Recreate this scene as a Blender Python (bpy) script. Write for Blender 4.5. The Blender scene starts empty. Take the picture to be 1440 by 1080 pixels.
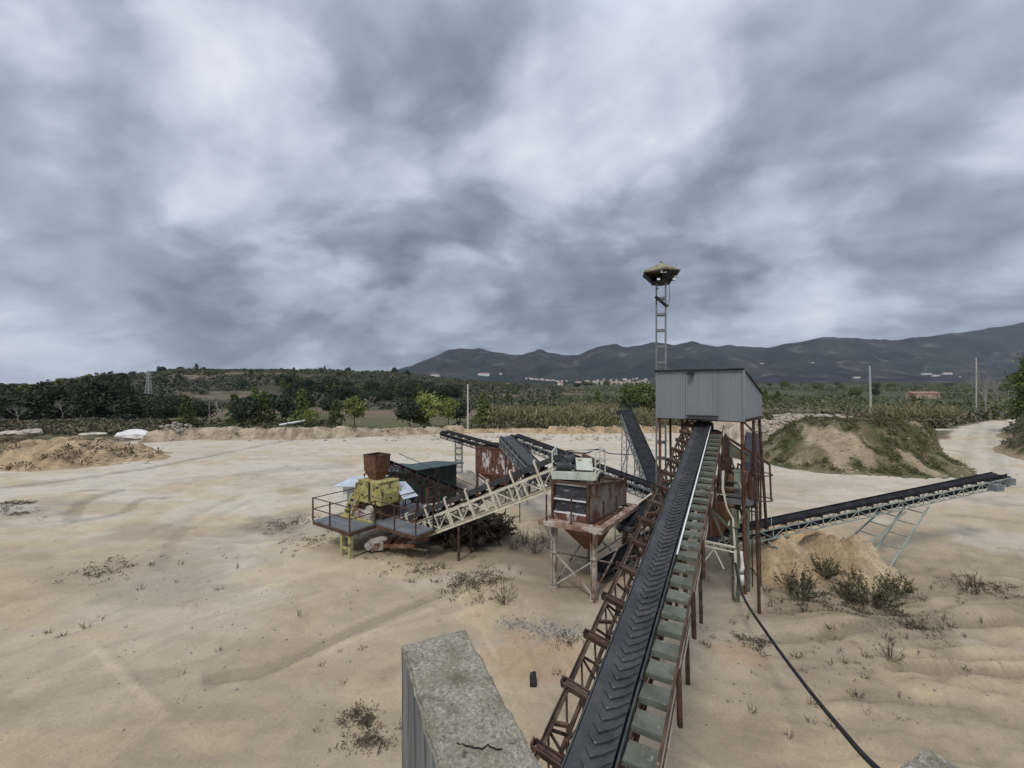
import bpy, math, random
import numpy as np
from mathutils import Vector, Matrix
rnd = random.Random(7)
nrg = np.random.default_rng(11)
sc = bpy.context.scene
C = sc.collection
R = math.radians
H, F, HZ = 7.5, 600.0, 543.0        # eye height, focal length (in 1440-wide pixels), horizon row


def P(px, py, Y):
    """A point of the place at depth Y, from its sight line."""
    return Vector(((px - 720) / F * Y, Y, H - (py - HZ) / F * Y))


def G(px, py):
    """A point of the yard ground from its sight line."""
    Y = F * H / (py - HZ)
    return ((px - 720) / F * Y, Y)


def V(*a):
    return Vector(a)


# ---------------------------------------------------------------- noise
def _hash(ix, iy, seed):
    v = np.sin(ix * 127.1 + iy * 311.7 + seed * 74.7) * 43758.5453
    return v - np.floor(v)


def vnoise(x, y, seed=0):
    x = np.asarray(x, float); y = np.asarray(y, float)
    ix = np.floor(x); iy = np.floor(y)
    fx = x - ix; fy = y - iy
    fx = fx * fx * (3 - 2 * fx); fy = fy * fy * (3 - 2 * fy)
    a = _hash(ix, iy, seed); b = _hash(ix + 1, iy, seed)
    c = _hash(ix, iy + 1, seed); d = _hash(ix + 1, iy + 1, seed)
    return (a * (1 - fx) + b * fx) * (1 - fy) + (c * (1 - fx) + d * fx) * fy


def fbm(x, y, octv=4, seed=0, gain=.5):
    s = 0; a = 1; t = 0
    x = np.asarray(x, float); y = np.asarray(y, float)
    for k in range(octv):
        s = s + a * vnoise(x, y, seed + k * 3.1); t += a; a *= gain
        x, y = x * 2.03 + 13.7 + .31 * y, y * 2.03 + 7.1 - .31 * x
    return s / t


def sstep(a, b, x):
    t = np.clip((np.asarray(x, float) - a) / (b - a), 0, 1)
    return t * t * (3 - 2 * t)


# ---------------------------------------------------------------- materials
def nmat(name):
    m = bpy.data.materials.new(name); m.use_nodes = True
    nt = m.node_tree
    return m, nt, nt.nodes['Principled BSDF']


def lk(nt, a, b):
    nt.links.new(a, b)


def ramp(nt, fac, stops):
    r = nt.nodes.new('ShaderNodeValToRGB')
    e = r.color_ramp.elements
    while len(e) < len(stops): e.new(.5)
    for k, (p, c) in enumerate(stops):
        e[k].position = p; e[k].color = (c[0], c[1], c[2], 1)
    lk(nt, fac, r.inputs[0])
    return r.outputs[0]


def noise(nt, vec, scale, detail=6, rough=.55, dist=0):
    n = nt.nodes.new('ShaderNodeTexNoise')
    n.inputs['Scale'].default_value = scale; n.inputs['Detail'].default_value = detail
    n.inputs['Roughness'].default_value = rough; n.inputs['Distortion'].default_value = dist
    if vec is not None: lk(nt, vec, n.inputs['Vector'])
    return n.outputs['Fac']


def mixc(nt, fac, a, b, mode='MIX'):
    m = nt.nodes.new('ShaderNodeMix'); m.data_type = 'RGBA'; m.blend_type = mode
    for sck, v in ((m.inputs['Factor'], fac), (m.inputs['A'], a), (m.inputs['B'], b)):
        if hasattr(v, 'links'): lk(nt, v, sck)
        elif isinstance(v, (tuple, list)): sck.default_value = (v[0], v[1], v[2], 1)
        else: sck.default_value = v
    return m.outputs['Result']


def mth(nt, op, a, b=0.0, clamp=False):
    m = nt.nodes.new('ShaderNodeMath'); m.operation = op; m.use_clamp = clamp
    for k, v in enumerate((a, b)):
        if hasattr(v, 'links'): lk(nt, v, m.inputs[k])
        else: m.inputs[k].default_value = v
    return m.outputs[0]


def mat(name, c1, c2, scale=4, rough=.8, metal=0, bump=.15, stretch=(1, 1, 1), layers=(), objrand=0, spec=.3, lo=.35, hi=.65, bscale=None):
    """Two colours by noise, then layers of (colour, scale, from, to, stretch) for stains, rust, flaking."""
    m, nt, b = nmat(name)
    tc = nt.nodes.new('ShaderNodeTexCoord')

    def vec(st):
        mp = nt.nodes.new('ShaderNodeMapping'); mp.inputs['Scale'].default_value = st
        lk(nt, tc.outputs['Object'], mp.inputs['Vector']); return mp.outputs[0]
    n0 = noise(nt, vec(stretch), scale)
    col = ramp(nt, n0, [(lo, c1), (hi, c2)])
    for k, L in enumerate(layers):
        cl, s, a, z = L[:4]; st = L[4] if len(L) > 4 else (1, 1, 1)
        v = nt.nodes.new('ShaderNodeVectorMath'); v.operation = 'ADD'; v.inputs[1].default_value = (7.3 * (k + 1), 3.1 * k, 5.7)
        lk(nt, vec(st), v.inputs[0])
        f = ramp(nt, noise(nt, v.outputs[0], s, 8, .62), [(a, (0, 0, 0)), (z, (1, 1, 1))])
        col = mixc(nt, f, col, cl)
    if objrand:
        oi = nt.nodes.new('ShaderNodeObjectInfo')
        k = mth(nt, 'MULTIPLY_ADD', oi.outputs['Random'], objrand * 2); k.node.inputs[2].default_value = 1 - objrand
        cc = nt.nodes.new('ShaderNodeCombineColor')
        for q in range(3): lk(nt, k, cc.inputs[q])
        col = mixc(nt, 1.0, col, cc.outputs[0], 'MULTIPLY')
    lk(nt, col, b.inputs['Base Color'])
    b.inputs['Roughness'].default_value = rough; b.inputs['Metallic'].default_value = metal
    b.inputs['Specular IOR Level'].default_value = spec
    if bump:
        bp = nt.nodes.new('ShaderNodeBump'); bp.inputs['Strength'].default_value = bump; bp.inputs['Distance'].default_value = .02
        lk(nt, noise(nt, tc.outputs['Object'], bscale or scale * 4, 6), bp.inputs['Height']); lk(nt, bp.outputs[0], b.inputs['Normal'])
    return m


M = {}
RUST1, RUST2 = (.055, .031, .021), (.135, .078, .048)
M['rust'] = mat('rust', RUST1, RUST2, 5, layers=[((.045, .022, .017), 3, .5, .68), ((.3, .22, .16), 9, .63, .7)])
M['rust_brown'] = mat('rust_brown', (.05, .033, .024), (.125, .085, .058), 5, layers=[((.035, .022, .017), 3, .52, .68), ((.2, .15, .11), 8, .62, .72)])
M['rust_dark'] = mat('rust_dark', (.04, .024, .019), (.10, .055, .037), 6, layers=[((.16, .10, .065), 7, .62, .72)])
M['rust_orange'] = mat('rust_orange', (.11, .05, .028), (.19, .095, .055), 6, layers=[((.07, .03, .02), 4, .52, .66)])
M['rust_white'] = mat('rust_white', (.10, .045, .033), (.17, .085, .06), 3, layers=[((.62, .56, .52), 2.6, .53, .6, (1.6, 1.6, .45)), ((.07, .028, .02), 3, .56, .68)])
M['rust_grey'] = mat('rust_grey', (.17, .15, .14), (.28, .245, .225), 2, layers=[((.13, .062, .036), 1.5, .53, .63), ((.08, .03, .02), 4, .58, .68)])
M['leg_paint'] = mat('leg_paint', (.36, .32, .27), (.5, .45, .39), 3, layers=[((.16, .075, .042), 3, .5, .6, (1, 1, .4)), ((.06, .035, .025), 6, .6, .68)])
M['ring_paint'] = mat('ring_paint', (.2, .11, .075), (.34, .24, .18), 3, layers=[((.48, .42, .36), 2.2, .52, .6), ((.09, .045, .03), 4, .56, .66)])
M['cream'] = mat('cream', (.58, .53, .41), (.72, .67, .54), 3, layers=[((.28, .14, .07), 5, .6, .68), ((.4, .36, .28), 2, .55, .7)])
M['pale_deck'] = mat('pale_deck', (.5, .54, .45), (.66, .68, .58), 3, layers=[((.25, .13, .07), 5, .6, .68)])
M['green_paint'] = mat('green_paint', (.085, .096, .07), (.15, .16, .12), 3, layers=[((.1, .07, .045), 4, .58, .7), ((.32, .32, .25), 7, .6, .7)])
M['green_grey'] = mat('green_grey', (.26, .31, .27), (.38, .42, .37), 4, layers=[((.16, .08, .04), 5, .6, .7)])
M['galv'] = mat('galv', (.15, .175, .175), (.25, .27, .27), 4, rough=.6, metal=.2, layers=[((.13, .08, .05), 5, .6, .72)])
M['dark_steel'] = mat('dark_steel', (.03, .036, .036), (.075, .082, .08), 5, layers=[((.09, .05, .03), 5, .58, .7)])
M['rubber'] = mat('rubber', (.034, .035, .039), (.062, .063, .068), 3, rough=.65, bump=.25, spec=.35, layers=[((.12, .105, .088), 1.6, .54, .8), ((.075, .07, .064), 14, .55, .7)])
M['belt_dusty'] = mat('belt_dusty', (.014, .014, .016), (.03, .03, .033), 3, rough=.8, bump=.1, spec=.15, layers=[((.07, .06, .05), 2.5, .58, .78)])
M['rubber_worn_glint'] = mat('rubber_worn_glint', (.075, .075, .08), (.15, .15, .155), 9, rough=.55, spec=.4)
M['belt_purple'] = mat('belt_purple', (.026, .023, .028), (.05, .043, .05), 3, rough=.7)
M['white'] = mat('white', (.68, .68, .66), (.8, .8, .78), 3, layers=[((.4, .34, .27), 3, .6, .75)])
M['white_pipe'] = mat('white_pipe', (.7, .7, .68), (.8, .8, .78), 6, rough=.45, layers=[((.42, .38, .33), 5, .6, .75)])
M['yellow'] = mat('yellow', (.34, .295, .10), (.46, .41, .17), 3, layers=[((.17, .10, .05), 2.2, .55, .66), ((.05, .03, .022), 5.5, .575, .61), ((.3, .27, .2), 6, .62, .7)])
M['yellow_post'] = mat('yellow_post', (.36, .32, .15), (.5, .45, .25), 3, layers=[((.15, .07, .03), 5, .55, .65)])
M['deck_grey'] = mat('deck_grey', (.11, .115, .12), (.17, .175, .18), 2, layers=[((.2, .14, .1), 2, .55, .75)])
M['shed_green'] = mat('shed_green', (.012, .033, .03), (.024, .052, .046), 2, rough=.6, stretch=(1, 1, .3))
M['shed_roof'] = mat('shed_roof', (.05, .085, .082), (.095, .14, .135), 2, rough=.5, layers=[((.25, .25, .22), 3, .6, .8)])
M['blue_sheet'] = mat('blue_sheet', (.4, .45, .5), (.55, .59, .62), 2, rough=.45, layers=[((.3, .25, .2), 4, .6, .75)])
M['cladding'] = mat('cladding', (.25, .27, .29), (.285, .305, .325), 1.2, rough=.5, metal=.15, bump=.02, spec=.4, stretch=(1, 1, .12), layers=[((.21, .215, .22), .9, .52, .75, (1.5, 1.5, .15)), ((.2, .17, .145), 2.6, .6, .78, (1.6, 1.6, .12))])
M['trim_dark'] = mat('trim_dark', (.02, .022, .025), (.05, .05, .055), 4)
M['roof_moss'] = mat('roof_moss', (.2, .18, .12), (.33, .29, .21), 3, layers=[((.1, .075, .05), 4, .52, .66)])
M['panel_black'] = mat('panel_black', (.018, .018, .022), (.045, .045, .052), 2, rough=.5, layers=[((.3, .3, .32), 4, .58, .72, (.5, .5, 2))])
M['hopper_rust'] = mat('hopper_rust', (.09, .036, .024), (.17, .08, .05), 3, layers=[((.06, .025, .018), 3, .55, .7), ((.38, .28, .22), 6, .62, .7)])
M['cone_rust'] = mat('cone_rust', (.13, .055, .03), (.21, .105, .06), 2, layers=[((.28, .22, .17), 3, .55, .7)])
M['concrete_pole'] = mat('concrete_pole', (.42, .40, .36), (.52, .5, .46), 3)
M['bark'] = mat('bark', (.05, .038, .028), (.1, .08, .06), 6)
M['bark_pale'] = mat('bark_pale', (.24, .215, .19), (.36, .33, .3), 6, objrand=.15)
M['twig'] = mat('twig', (.06, .042, .028), (.13, .10, .065), 6, objrand=.2)
M['rock'] = mat('rock', (.36, .31, .24), (.52, .46, .38), 2, bump=.4, objrand=.15)
M['rock_dark'] = mat('rock_dark', (.13, .12, .11), (.25, .23, .205), 3, bump=.4)
M['rock_white'] = mat('rock_white', (.6, .57, .52), (.74, .72, .68), 1.2, bump=.3, layers=[((.3, .28, .24), 2, .58, .75)])
M['house_wall'] = mat('house_wall', (.55, .5, .44), (.7, .66, .6), .3, bump=0, objrand=.25)
M['house_white'] = mat('house_white', (.72, .72, .7), (.8, .8, .78), .3, bump=0)
M['tile_roof'] = mat('tile_roof', (.3, .17, .11), (.4, .25, .18), .5, bump=0, objrand=.2)
M['pink_wall'] = mat('pink_wall', (.42, .27, .2), (.55, .38, .29), .3, bump=0)
M['pylon'] = mat('pylon', (.4, .4, .38), (.5, .5, .48), 2)
M['hose'] = mat('hose', (.012, .012, .014), (.03, .03, .032), 5, rough=.6)
M['lamp_glass'] = mat('lamp_glass', (.7, .72, .75), (.8, .8, .8), 5, rough=.2)


def leafmat(name, c1, c2, scale=.8, objrand=.22, c3=None):
    m = mat(name, c1, c2, scale, rough=.75, bump=0, objrand=objrand, spec=.15, lo=.3, hi=.7, layers=([(c3, scale * 2.4, .52, .66)] if c3 else ()))
    return m


M['leaf_pine'] = leafmat('leaf_pine', (.03, .042, .026), (.068, .086, .05), .7, .35)
M['leaf_light'] = leafmat('leaf_light', (.16, .19, .05), (.29, .31, .09), .7, c3=(.11, .13, .045))
M['leaf_mid'] = leafmat('leaf_mid', (.085, .11, .04), (.185, .21, .07), .7, .3)
M['leaf_bush'] = leafmat('leaf_bush', (.06, .07, .042), (.14, .14, .09), .12, c3=(.045, .052, .034))
M['leaf_grove'] = leafmat('leaf_grove', (.085, .10, .045), (.175, .19, .09), .04, c3=(.25, .225, .135))
M['leaf_under'] = leafmat('leaf_under', (.085, .085, .05), (.19, .17, .105), .15, c3=(.065, .068, .04))
M['leaf_cane'] = leafmat('leaf_cane', (.14, .135, .07), (.27, .24, .135), .35, c3=(.09, .105, .045))
M['leaf_shrub'] = leafmat('leaf_shrub', (.065, .07, .035), (.13, .12, .065), 1.5, c3=(.04, .045, .024))
M['leaf_weed'] = leafmat('leaf_weed', (.06, .055, .03), (.13, .11, .06), 3)
M['leaf_dry'] = leafmat('leaf_dry', (.10, .07, .045), (.2, .15, .09), 3)
M['leaf_dark'] = leafmat('leaf_dark', (.045, .038, .027), (.085, .072, .048), 2)
M['leaf_dead'] = leafmat('leaf_dead', (.08, .062, .042), (.15, .118, .078), 2)
M['leaf_grass'] = leafmat('leaf_grass', (.075, .082, .036), (.145, .135, .065), .5, c3=(.19, .15, .09))


def terrain_mat(name, fine=9, amp=.18, bump=.6, bdist=.04, mid=1.3):
    m, nt, b = nmat(name)
    at = nt.nodes.new('ShaderNodeAttribute'); at.attribute_name = 'Col'
    tc = nt.nodes.new('ShaderNodeTexCoord')
    n1 = noise(nt, tc.outputs['Object'], fine, 8, .65)
    n2 = noise(nt, tc.outputs['Object'], mid, 6, .6, .6)
    k = ramp(nt, n1, [(.25, (1 - amp * 1.6,) * 3), (.75, (1 + amp,) * 3)])
    k2 = ramp(nt, n2, [(.3, (1 - amp, 1 - amp * 1.05, 1 - amp * 1.1)), (.7, (1 + amp, 1 + amp * .95, 1 + amp * .85))])
    col = mixc(nt, 1.0, mixc(nt, 1.0, at.outputs['Color'], k, 'MULTIPLY'), k2, 'MULTIPLY')
    if name == 'ground':      # clods and crumbs of darker soil
        cl = ramp(nt, noise(nt, tc.outputs['Object'], 5.5, 9, .72), [(.60, (0, 0, 0)), (.70, (.55, .55, .55))]); col = mixc(nt, cl, col, (.17, .125, .08))
        cl = ramp(nt, noise(nt, tc.outputs['Object'], 21, 6, .7), [(.64, (0, 0, 0)), (.70, (.5, .5, .5))]); col = mixc(nt, cl, col, (.60, .53, .43))
    lk(nt, col, b.inputs['Base Color'])
    b.inputs['Roughness'].default_value = .95; b.inputs['Specular IOR Level'].default_value = .1
    bp = nt.nodes.new('ShaderNodeBump'); bp.inputs['Strength'].default_value = bump; bp.inputs['Distance'].default_value = bdist
    lk(nt, mth(nt, 'ADD', n1, mth(nt, 'MULTIPLY', n2, 1.5)), bp.inputs['Height']); lk(nt, bp.outputs[0], b.inputs['Normal'])
    return m


M['ground'] = terrain_mat('ground', 14, .10, .55, .03, 1.1)
M['bank'] = terrain_mat('bank', 8, .26, .9, .07, 1.4)
M['hill'] = terrain_mat('hill', .35, .25, 1, .5, .06)
M['mountain'] = terrain_mat('mountain', .02, .3, 1, 8, .004)

# ---------------------------------------------------------------- object helpers
ORG = {}


def tag(o, label, cat, group=None, kind=None):
    o['label'] = label; o['category'] = cat
    if group: o['group'] = group
    if kind: o['kind'] = kind
    return o


def thing(name, label, cat, loc=(0, 0, 0), group=None):
    o = bpy.data.objects.new(name, None); C.objects.link(o)
    o.location = loc; o.empty_display_size = .2
    ORG[o.name] = Vector(loc)
    return tag(o, label, cat, group)


def link_mesh(name, me, m, parent=None, loc=None, smooth=False):
    o = bpy.data.objects.new(name, me); C.objects.link(o)
    if m is not None and not me.materials: me.materials.append(m)
    if parent is not None:
        o.parent = parent; ORG[o.name] = ORG[parent.name]
    else:
        o.location = loc or (0, 0, 0); ORG[o.name] = Vector(loc or (0, 0, 0))
    return o


def frame_of(p, q, up=V(0, 0, 1)):
    d = (q - p); L = d.length; d.normalize()
    s = d.cross(up)
    if s.length < 1e-4: s = d.cross(V(0, 1, 0))
    s.normalize(); n = s.cross(d)
    return d, s, n, L


class MB:
    def __init__(self): self.v = []; self.f = []

    def add(self, vs, fs):
        k = len(self.v); self.v += [Vector(a) for a in vs]; self.f += [tuple(i + k for i in f) for f in fs]
        return self

    def bar(self, p, q, w=.06, h=None, up=V(0, 0, 1)):
        p = Vector(p); q = Vector(q); h = h or w
        d, s, n, L = frame_of(p, q, up)
        a = s * w / 2; b = n * h / 2
        vs = [p - a - b, p + a - b, p + a + b, p - a + b, q - a - b, q + a - b, q + a + b, q - a + b]
        return self.add(vs, [(0, 3, 2, 1), (4, 5, 6, 7), (0, 1, 5, 4), (1, 2, 6, 5), (2, 3, 7, 6), (3, 0, 4, 7)])

    def angle(self, p, q, w=.07, t=.012, up=V(0, 0, 1)):
        """steel angle: two flanges"""
        p = Vector(p); q = Vector(q); d, s, n, L = frame_of(p, q, up)
        self.bar(p + s * (w / 2), q + s * (w / 2), w, t, up)
        return self.bar(p + n * (w / 2 + t / 2), q + n * (w / 2 + t / 2), t, w, up)

    def channel(self, p, q, w=.12, fl=.05, t=.012):
        p = Vector(p); q = Vector(q); d, s, n, L = frame_of(p, q)
        self.bar(p, q, t, w)
        for k in (-1, 1):
            o = s * (fl / 2 + t / 2) + n * (k * (w / 2 - t / 2)); self.bar(p + o, q + o, fl, t)
        return self

    def tube(self, pts, r=.03, n=8, r2=None):
        pts = [Vector(p) for p in pts]; K = len(pts); vs = []; fs = []
        for i, p in enumerate(pts):
            a = pts[max(i - 1, 0)]; b = pts[min(i + 1, K - 1)]
            d, s, nn, L = frame_of(a, b)
            rr = r if r2 is None else r + (r2 - r) * i / (K - 1)
            for j in range(n):
                t = 2 * math.pi * j / n; vs.append(p + (s * math.cos(t) + nn * math.sin(t)) * rr)
        for i in range(K - 1):
            for j in range(n):
                j2 = (j + 1) % n; fs.append((i * n + j, i * n + j2, (i + 1) * n + j2, (i + 1) * n + j))
        fs.append(tuple(range(n))[::-1]); fs.append(tuple((K - 1) * n + j for j in range(n)))
        return self.add(vs, fs)

    def box(self, c, s, rz=0):
        c = Vector(c); m = Matrix.Rotation(rz, 3, 'Z'); vs = []
        for z in (-1, 1):
            for x, y in ((-1, -1), (1, -1), (1, 1), (-1, 1)): vs.append(c + m @ V(x * s[0] / 2, y * s[1] / 2, z * s[2] / 2))
        return self.add(vs, [(0, 3, 2, 1), (4, 5, 6, 7), (0, 1, 5, 4), (1, 2, 6, 5), (2, 3, 7, 6), (3, 0, 4, 7)])

    def loft(self, a, b, caps=True):
        """side walls between two loops of equal length"""
        n = len(a); fs = [(i, (i + 1) % n, n + (i + 1) % n, n + i) for i in range(n)]
        if caps: fs += [tuple(range(n))[::-1], tuple(range(n, 2 * n))]
        return self.add(list(a) + list(b), fs)

    def prism(self, poly, off):
        """polygon of 3-D points extruded along off"""
        off = Vector(off); poly = [Vector(p) for p in poly]
        return self.loft(poly, [p + off for p in poly])

    def slab(self, pts, t):
        """quad/polygon sheet with thickness along its normal"""
        pts = [Vector(p) for p in pts]; n = (pts[1] - pts[0]).cross(pts[2] - pts[0]).normalized()
        return self.prism([p - n * t / 2 for p in pts], n * t)

    def build(self, name, m, parent=None, loc=None, smooth=False):
        org = ORG[parent.name] if parent is not None else Vector(loc or (0, 0, 0))
        me = bpy.data.meshes.new(name); me.from_pydata([tuple(v - org) for v in self.v], [], self.f); me.update()
        if smooth: me.polygons.foreach_set('use_smooth', [True] * len(me.polygons))
        return link_mesh(name, me, m, parent, loc)


def np_mesh(name, verts, faces, col=None, smooth=True):
    """verts (n,3) array, faces (m,4) int array -> mesh, optional per-vertex colour 'Col'"""
    me = bpy.data.meshes.new(name)
    me.vertices.add(len(verts)); me.vertices.foreach_set('co', np.ascontiguousarray(verts, dtype=np.float32).ravel())
    k = faces.shape[1]
    me.loops.add(len(faces) * k); me.loops.foreach_set('vertex_index', np.ascontiguousarray(faces, dtype=np.int32).ravel())
    me.polygons.add(len(faces)); me.polygons.foreach_set('loop_start', np.arange(0, len(faces) * k, k, dtype=np.int32))
    me.polygons.foreach_set('loop_total', np.full(len(faces), k, dtype=np.int32))
    if smooth: me.polygons.foreach_set('use_smooth', np.ones(len(faces), dtype=bool))
    me.update(calc_edges=True)
    if col is not None:
        at = me.color_attributes.new('Col', 'FLOAT_COLOR', 'POINT')
        c4 = np.ones((len(verts), 4), np.float32); c4[:, :3] = col
        at.data.foreach_set('color', c4.ravel())
    return me


def copy_tree(o, parent=None):
    c = o.copy(); C.objects.link(c)
    if parent is not None: c.parent = parent
    for ch in list(o.children): copy_tree(ch, c)
    return c
# ================================================================ SETTING: ground, banks, hills, mountains
def plain(y):
    return np.interp(y, [-1e4, 90, 200, 300, 600, 1000, 2000, 9000], [0, 0, .5, 2.0, 6.0, 9.5, 16.5, 40])


def px_line(pts):
    return np.array([G(*p) for p in pts])


def dist_poly(x, y, pl):
    d = np.full(np.shape(x), 1e9)
    for a, b in zip(pl[:-1], pl[1:]):
        ab = b - a; t = np.clip(((x - a[0]) * ab[0] + (y - a[1]) * ab[1]) / (ab @ ab), 0, 1)
        d = np.minimum(d, np.hypot(x - a[0] - t * ab[0], y - a[1] - t * ab[1]))
    return d


# wheel tracks, ruts and little ridges: (line, half width, depth, tone)
TRACKS = [
    (px_line([(-60, 694), (0, 686), (100, 675), (200, 660), (300, 640), (360, 628), (400, 620)]), .5, -.05, -.26),
    (px_line([(98, 730), (112, 708), (140, 697), (168, 690)]), .42, -.03, -.24),
    (px_line([(108, 731), (150, 726), (178, 718), (190, 705), (205, 699), (238, 699)]), .3, -.03, -.24),
    (px_line([(300, 948), (360, 940), (430, 915), (500, 885), (560, 860), (625, 832)]), .24, -.10, -.17),
    (px_line([(420, 930), (520, 895), (600, 862), (660, 838)]), .18, .07, .10),
    (px_line([(520, 900), (600, 880), (680, 858)]), .22, .08, .10),
    (px_line([(138, 915), (165, 940), (200, 975), (235, 1002)]), .14, .06, .10),
    (px_line([(250, 735), (290, 715), (340, 694)]), .35, -.04, -.12),
    (px_line([(270, 742), (312, 722), (360, 700)]), .3, -.04, -.10),
    (px_line([(225, 800), (240, 765), (270, 730)]), .3, -.03, -.10),
    (px_line([(0, 1010), (80, 975), (150, 960), (230, 950)]), .4, -.06, -.10),
    (px_line([(60, 960), (130, 925), (210, 905)]), .3, .03, .07),
    (px_line([(1045, 875), (1120, 880), (1240, 884), (1340, 862), (1460, 850)]), .3, .14, -.04),
    (px_line([(1040, 897), (1130, 900), (1200, 892), (1300, 880), (1460, 868)]), .16, -.10, -.22),
    (px_line([(1060, 858), (1130, 866), (1200, 872), (1260, 862)]), .13, -.08, -.24),
    (px_line([(1080, 840), (1150, 852), (1230, 866)]), .13, -.08, -.24),
    (px_line([(1250, 936), (1340, 938), (1460, 946)]), .16, -.10, -.22),
    (px_line([(1240, 930), (1340, 932), (1460, 938)]), .16, .10, .04),
    (px_line([(360, 665), (400, 660), (480, 655)]), 1.3, 0, -.13),
    (px_line([(410, 690), (440, 682), (470, 678)]), 1.0, 0, -.11),
    (px_line([(1100, 700), (1250, 712), (1440, 735)]), .5, -.04, -.10),
    (px_line([(1290, 690), (1380, 700), (1460, 712)]), .5, -.04, -.10),
    (px_line([(1120, 950), (1260, 985), (1460, 1010)]), .35, -.03, -.07),
    (px_line([(640, 640), (760, 640), (860, 646)]), 1.0, -.02, -.07),
    (px_line([(1352, 672), (1358, 640), (1368, 612), (1380, 597)]), .5, -.06, -.10),
    (px_line([(1412, 672), (1398, 640), (1392, 612), (1398, 597)]), .5, -.06, -.10),
]
BUMPS = [  # soft heaps and hollows in the yard: px, py, radius, height
    (560, 905, 1.6, .10), (440, 800, 2.6, .22), (560, 790, 1.8, .18), (720, 845, 1.5, .25), (700, 800, 1.6, .22),
    (690, 905, 1.2, -.1), (1080, 800, 1.5, .75), (1112, 808, 1.2, .5), (1040, 930, .9, .22), (1010, 985, .8, .12),
    (1180, 870, 1.6, .3), (830, 850, 1.0, -.15), (900, 790, 2.0, .15), (620, 770, 2.0, -.2), (350, 950, 1.6, -.08), (660, 745, 3, .25)]
BUMPS = [(*G(a, b), r, h) for a, b, r, h in BUMPS]


def yard_edge(u):
    """how far the bare yard reaches, by bearing u = x / y"""
    return np.interp(u, [-3, -1.2, -.9, -.8, -.6, -.1, .3, .6, .62, 1.5], [34, 48, 58, 66, 68, 70, 72, 66, 60, 60])


def gz(x, y):
    x = np.asarray(x, float); y = np.asarray(y, float)
    z = plain(y)
    near = 1 - sstep(30, 75, np.hypot(x, y))
    z = z + (fbm(x / 5, y / 5, 3, 1) - .5) * .22 * (0.35 + .65 * near) + (fbm(x / .9, y / .9, 3, 5) - .5) * .07 * near
    for bx, by, r, h in BUMPS:
        z = z + h * np.exp(-((x - bx) ** 2 + (y - by) ** 2) / (r * r))
    rough = sstep(.3, 1.0, x / np.maximum(y, 1)) * near       # the churned strip on the right
    z = z + ((fbm(x / .8, y / .3, 4, 9) - .5) * .22 - (1 - np.abs(fbm(x / 2.6 + 3, y / .55, 3, 10) - .5) * 2) ** 6 * .10) * rough
    return z


def gz_full(x, y):
    z = gz(x, y)
    for pl, w, dp, tn in TRACKS:
        if dp: z = z + dp * np.exp(-(dist_poly(x, y, pl) / w) ** 2)
    return z


def ground_at(x, y):
    return float(gz_full(np.array([x]), np.array([y]))[0])


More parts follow.
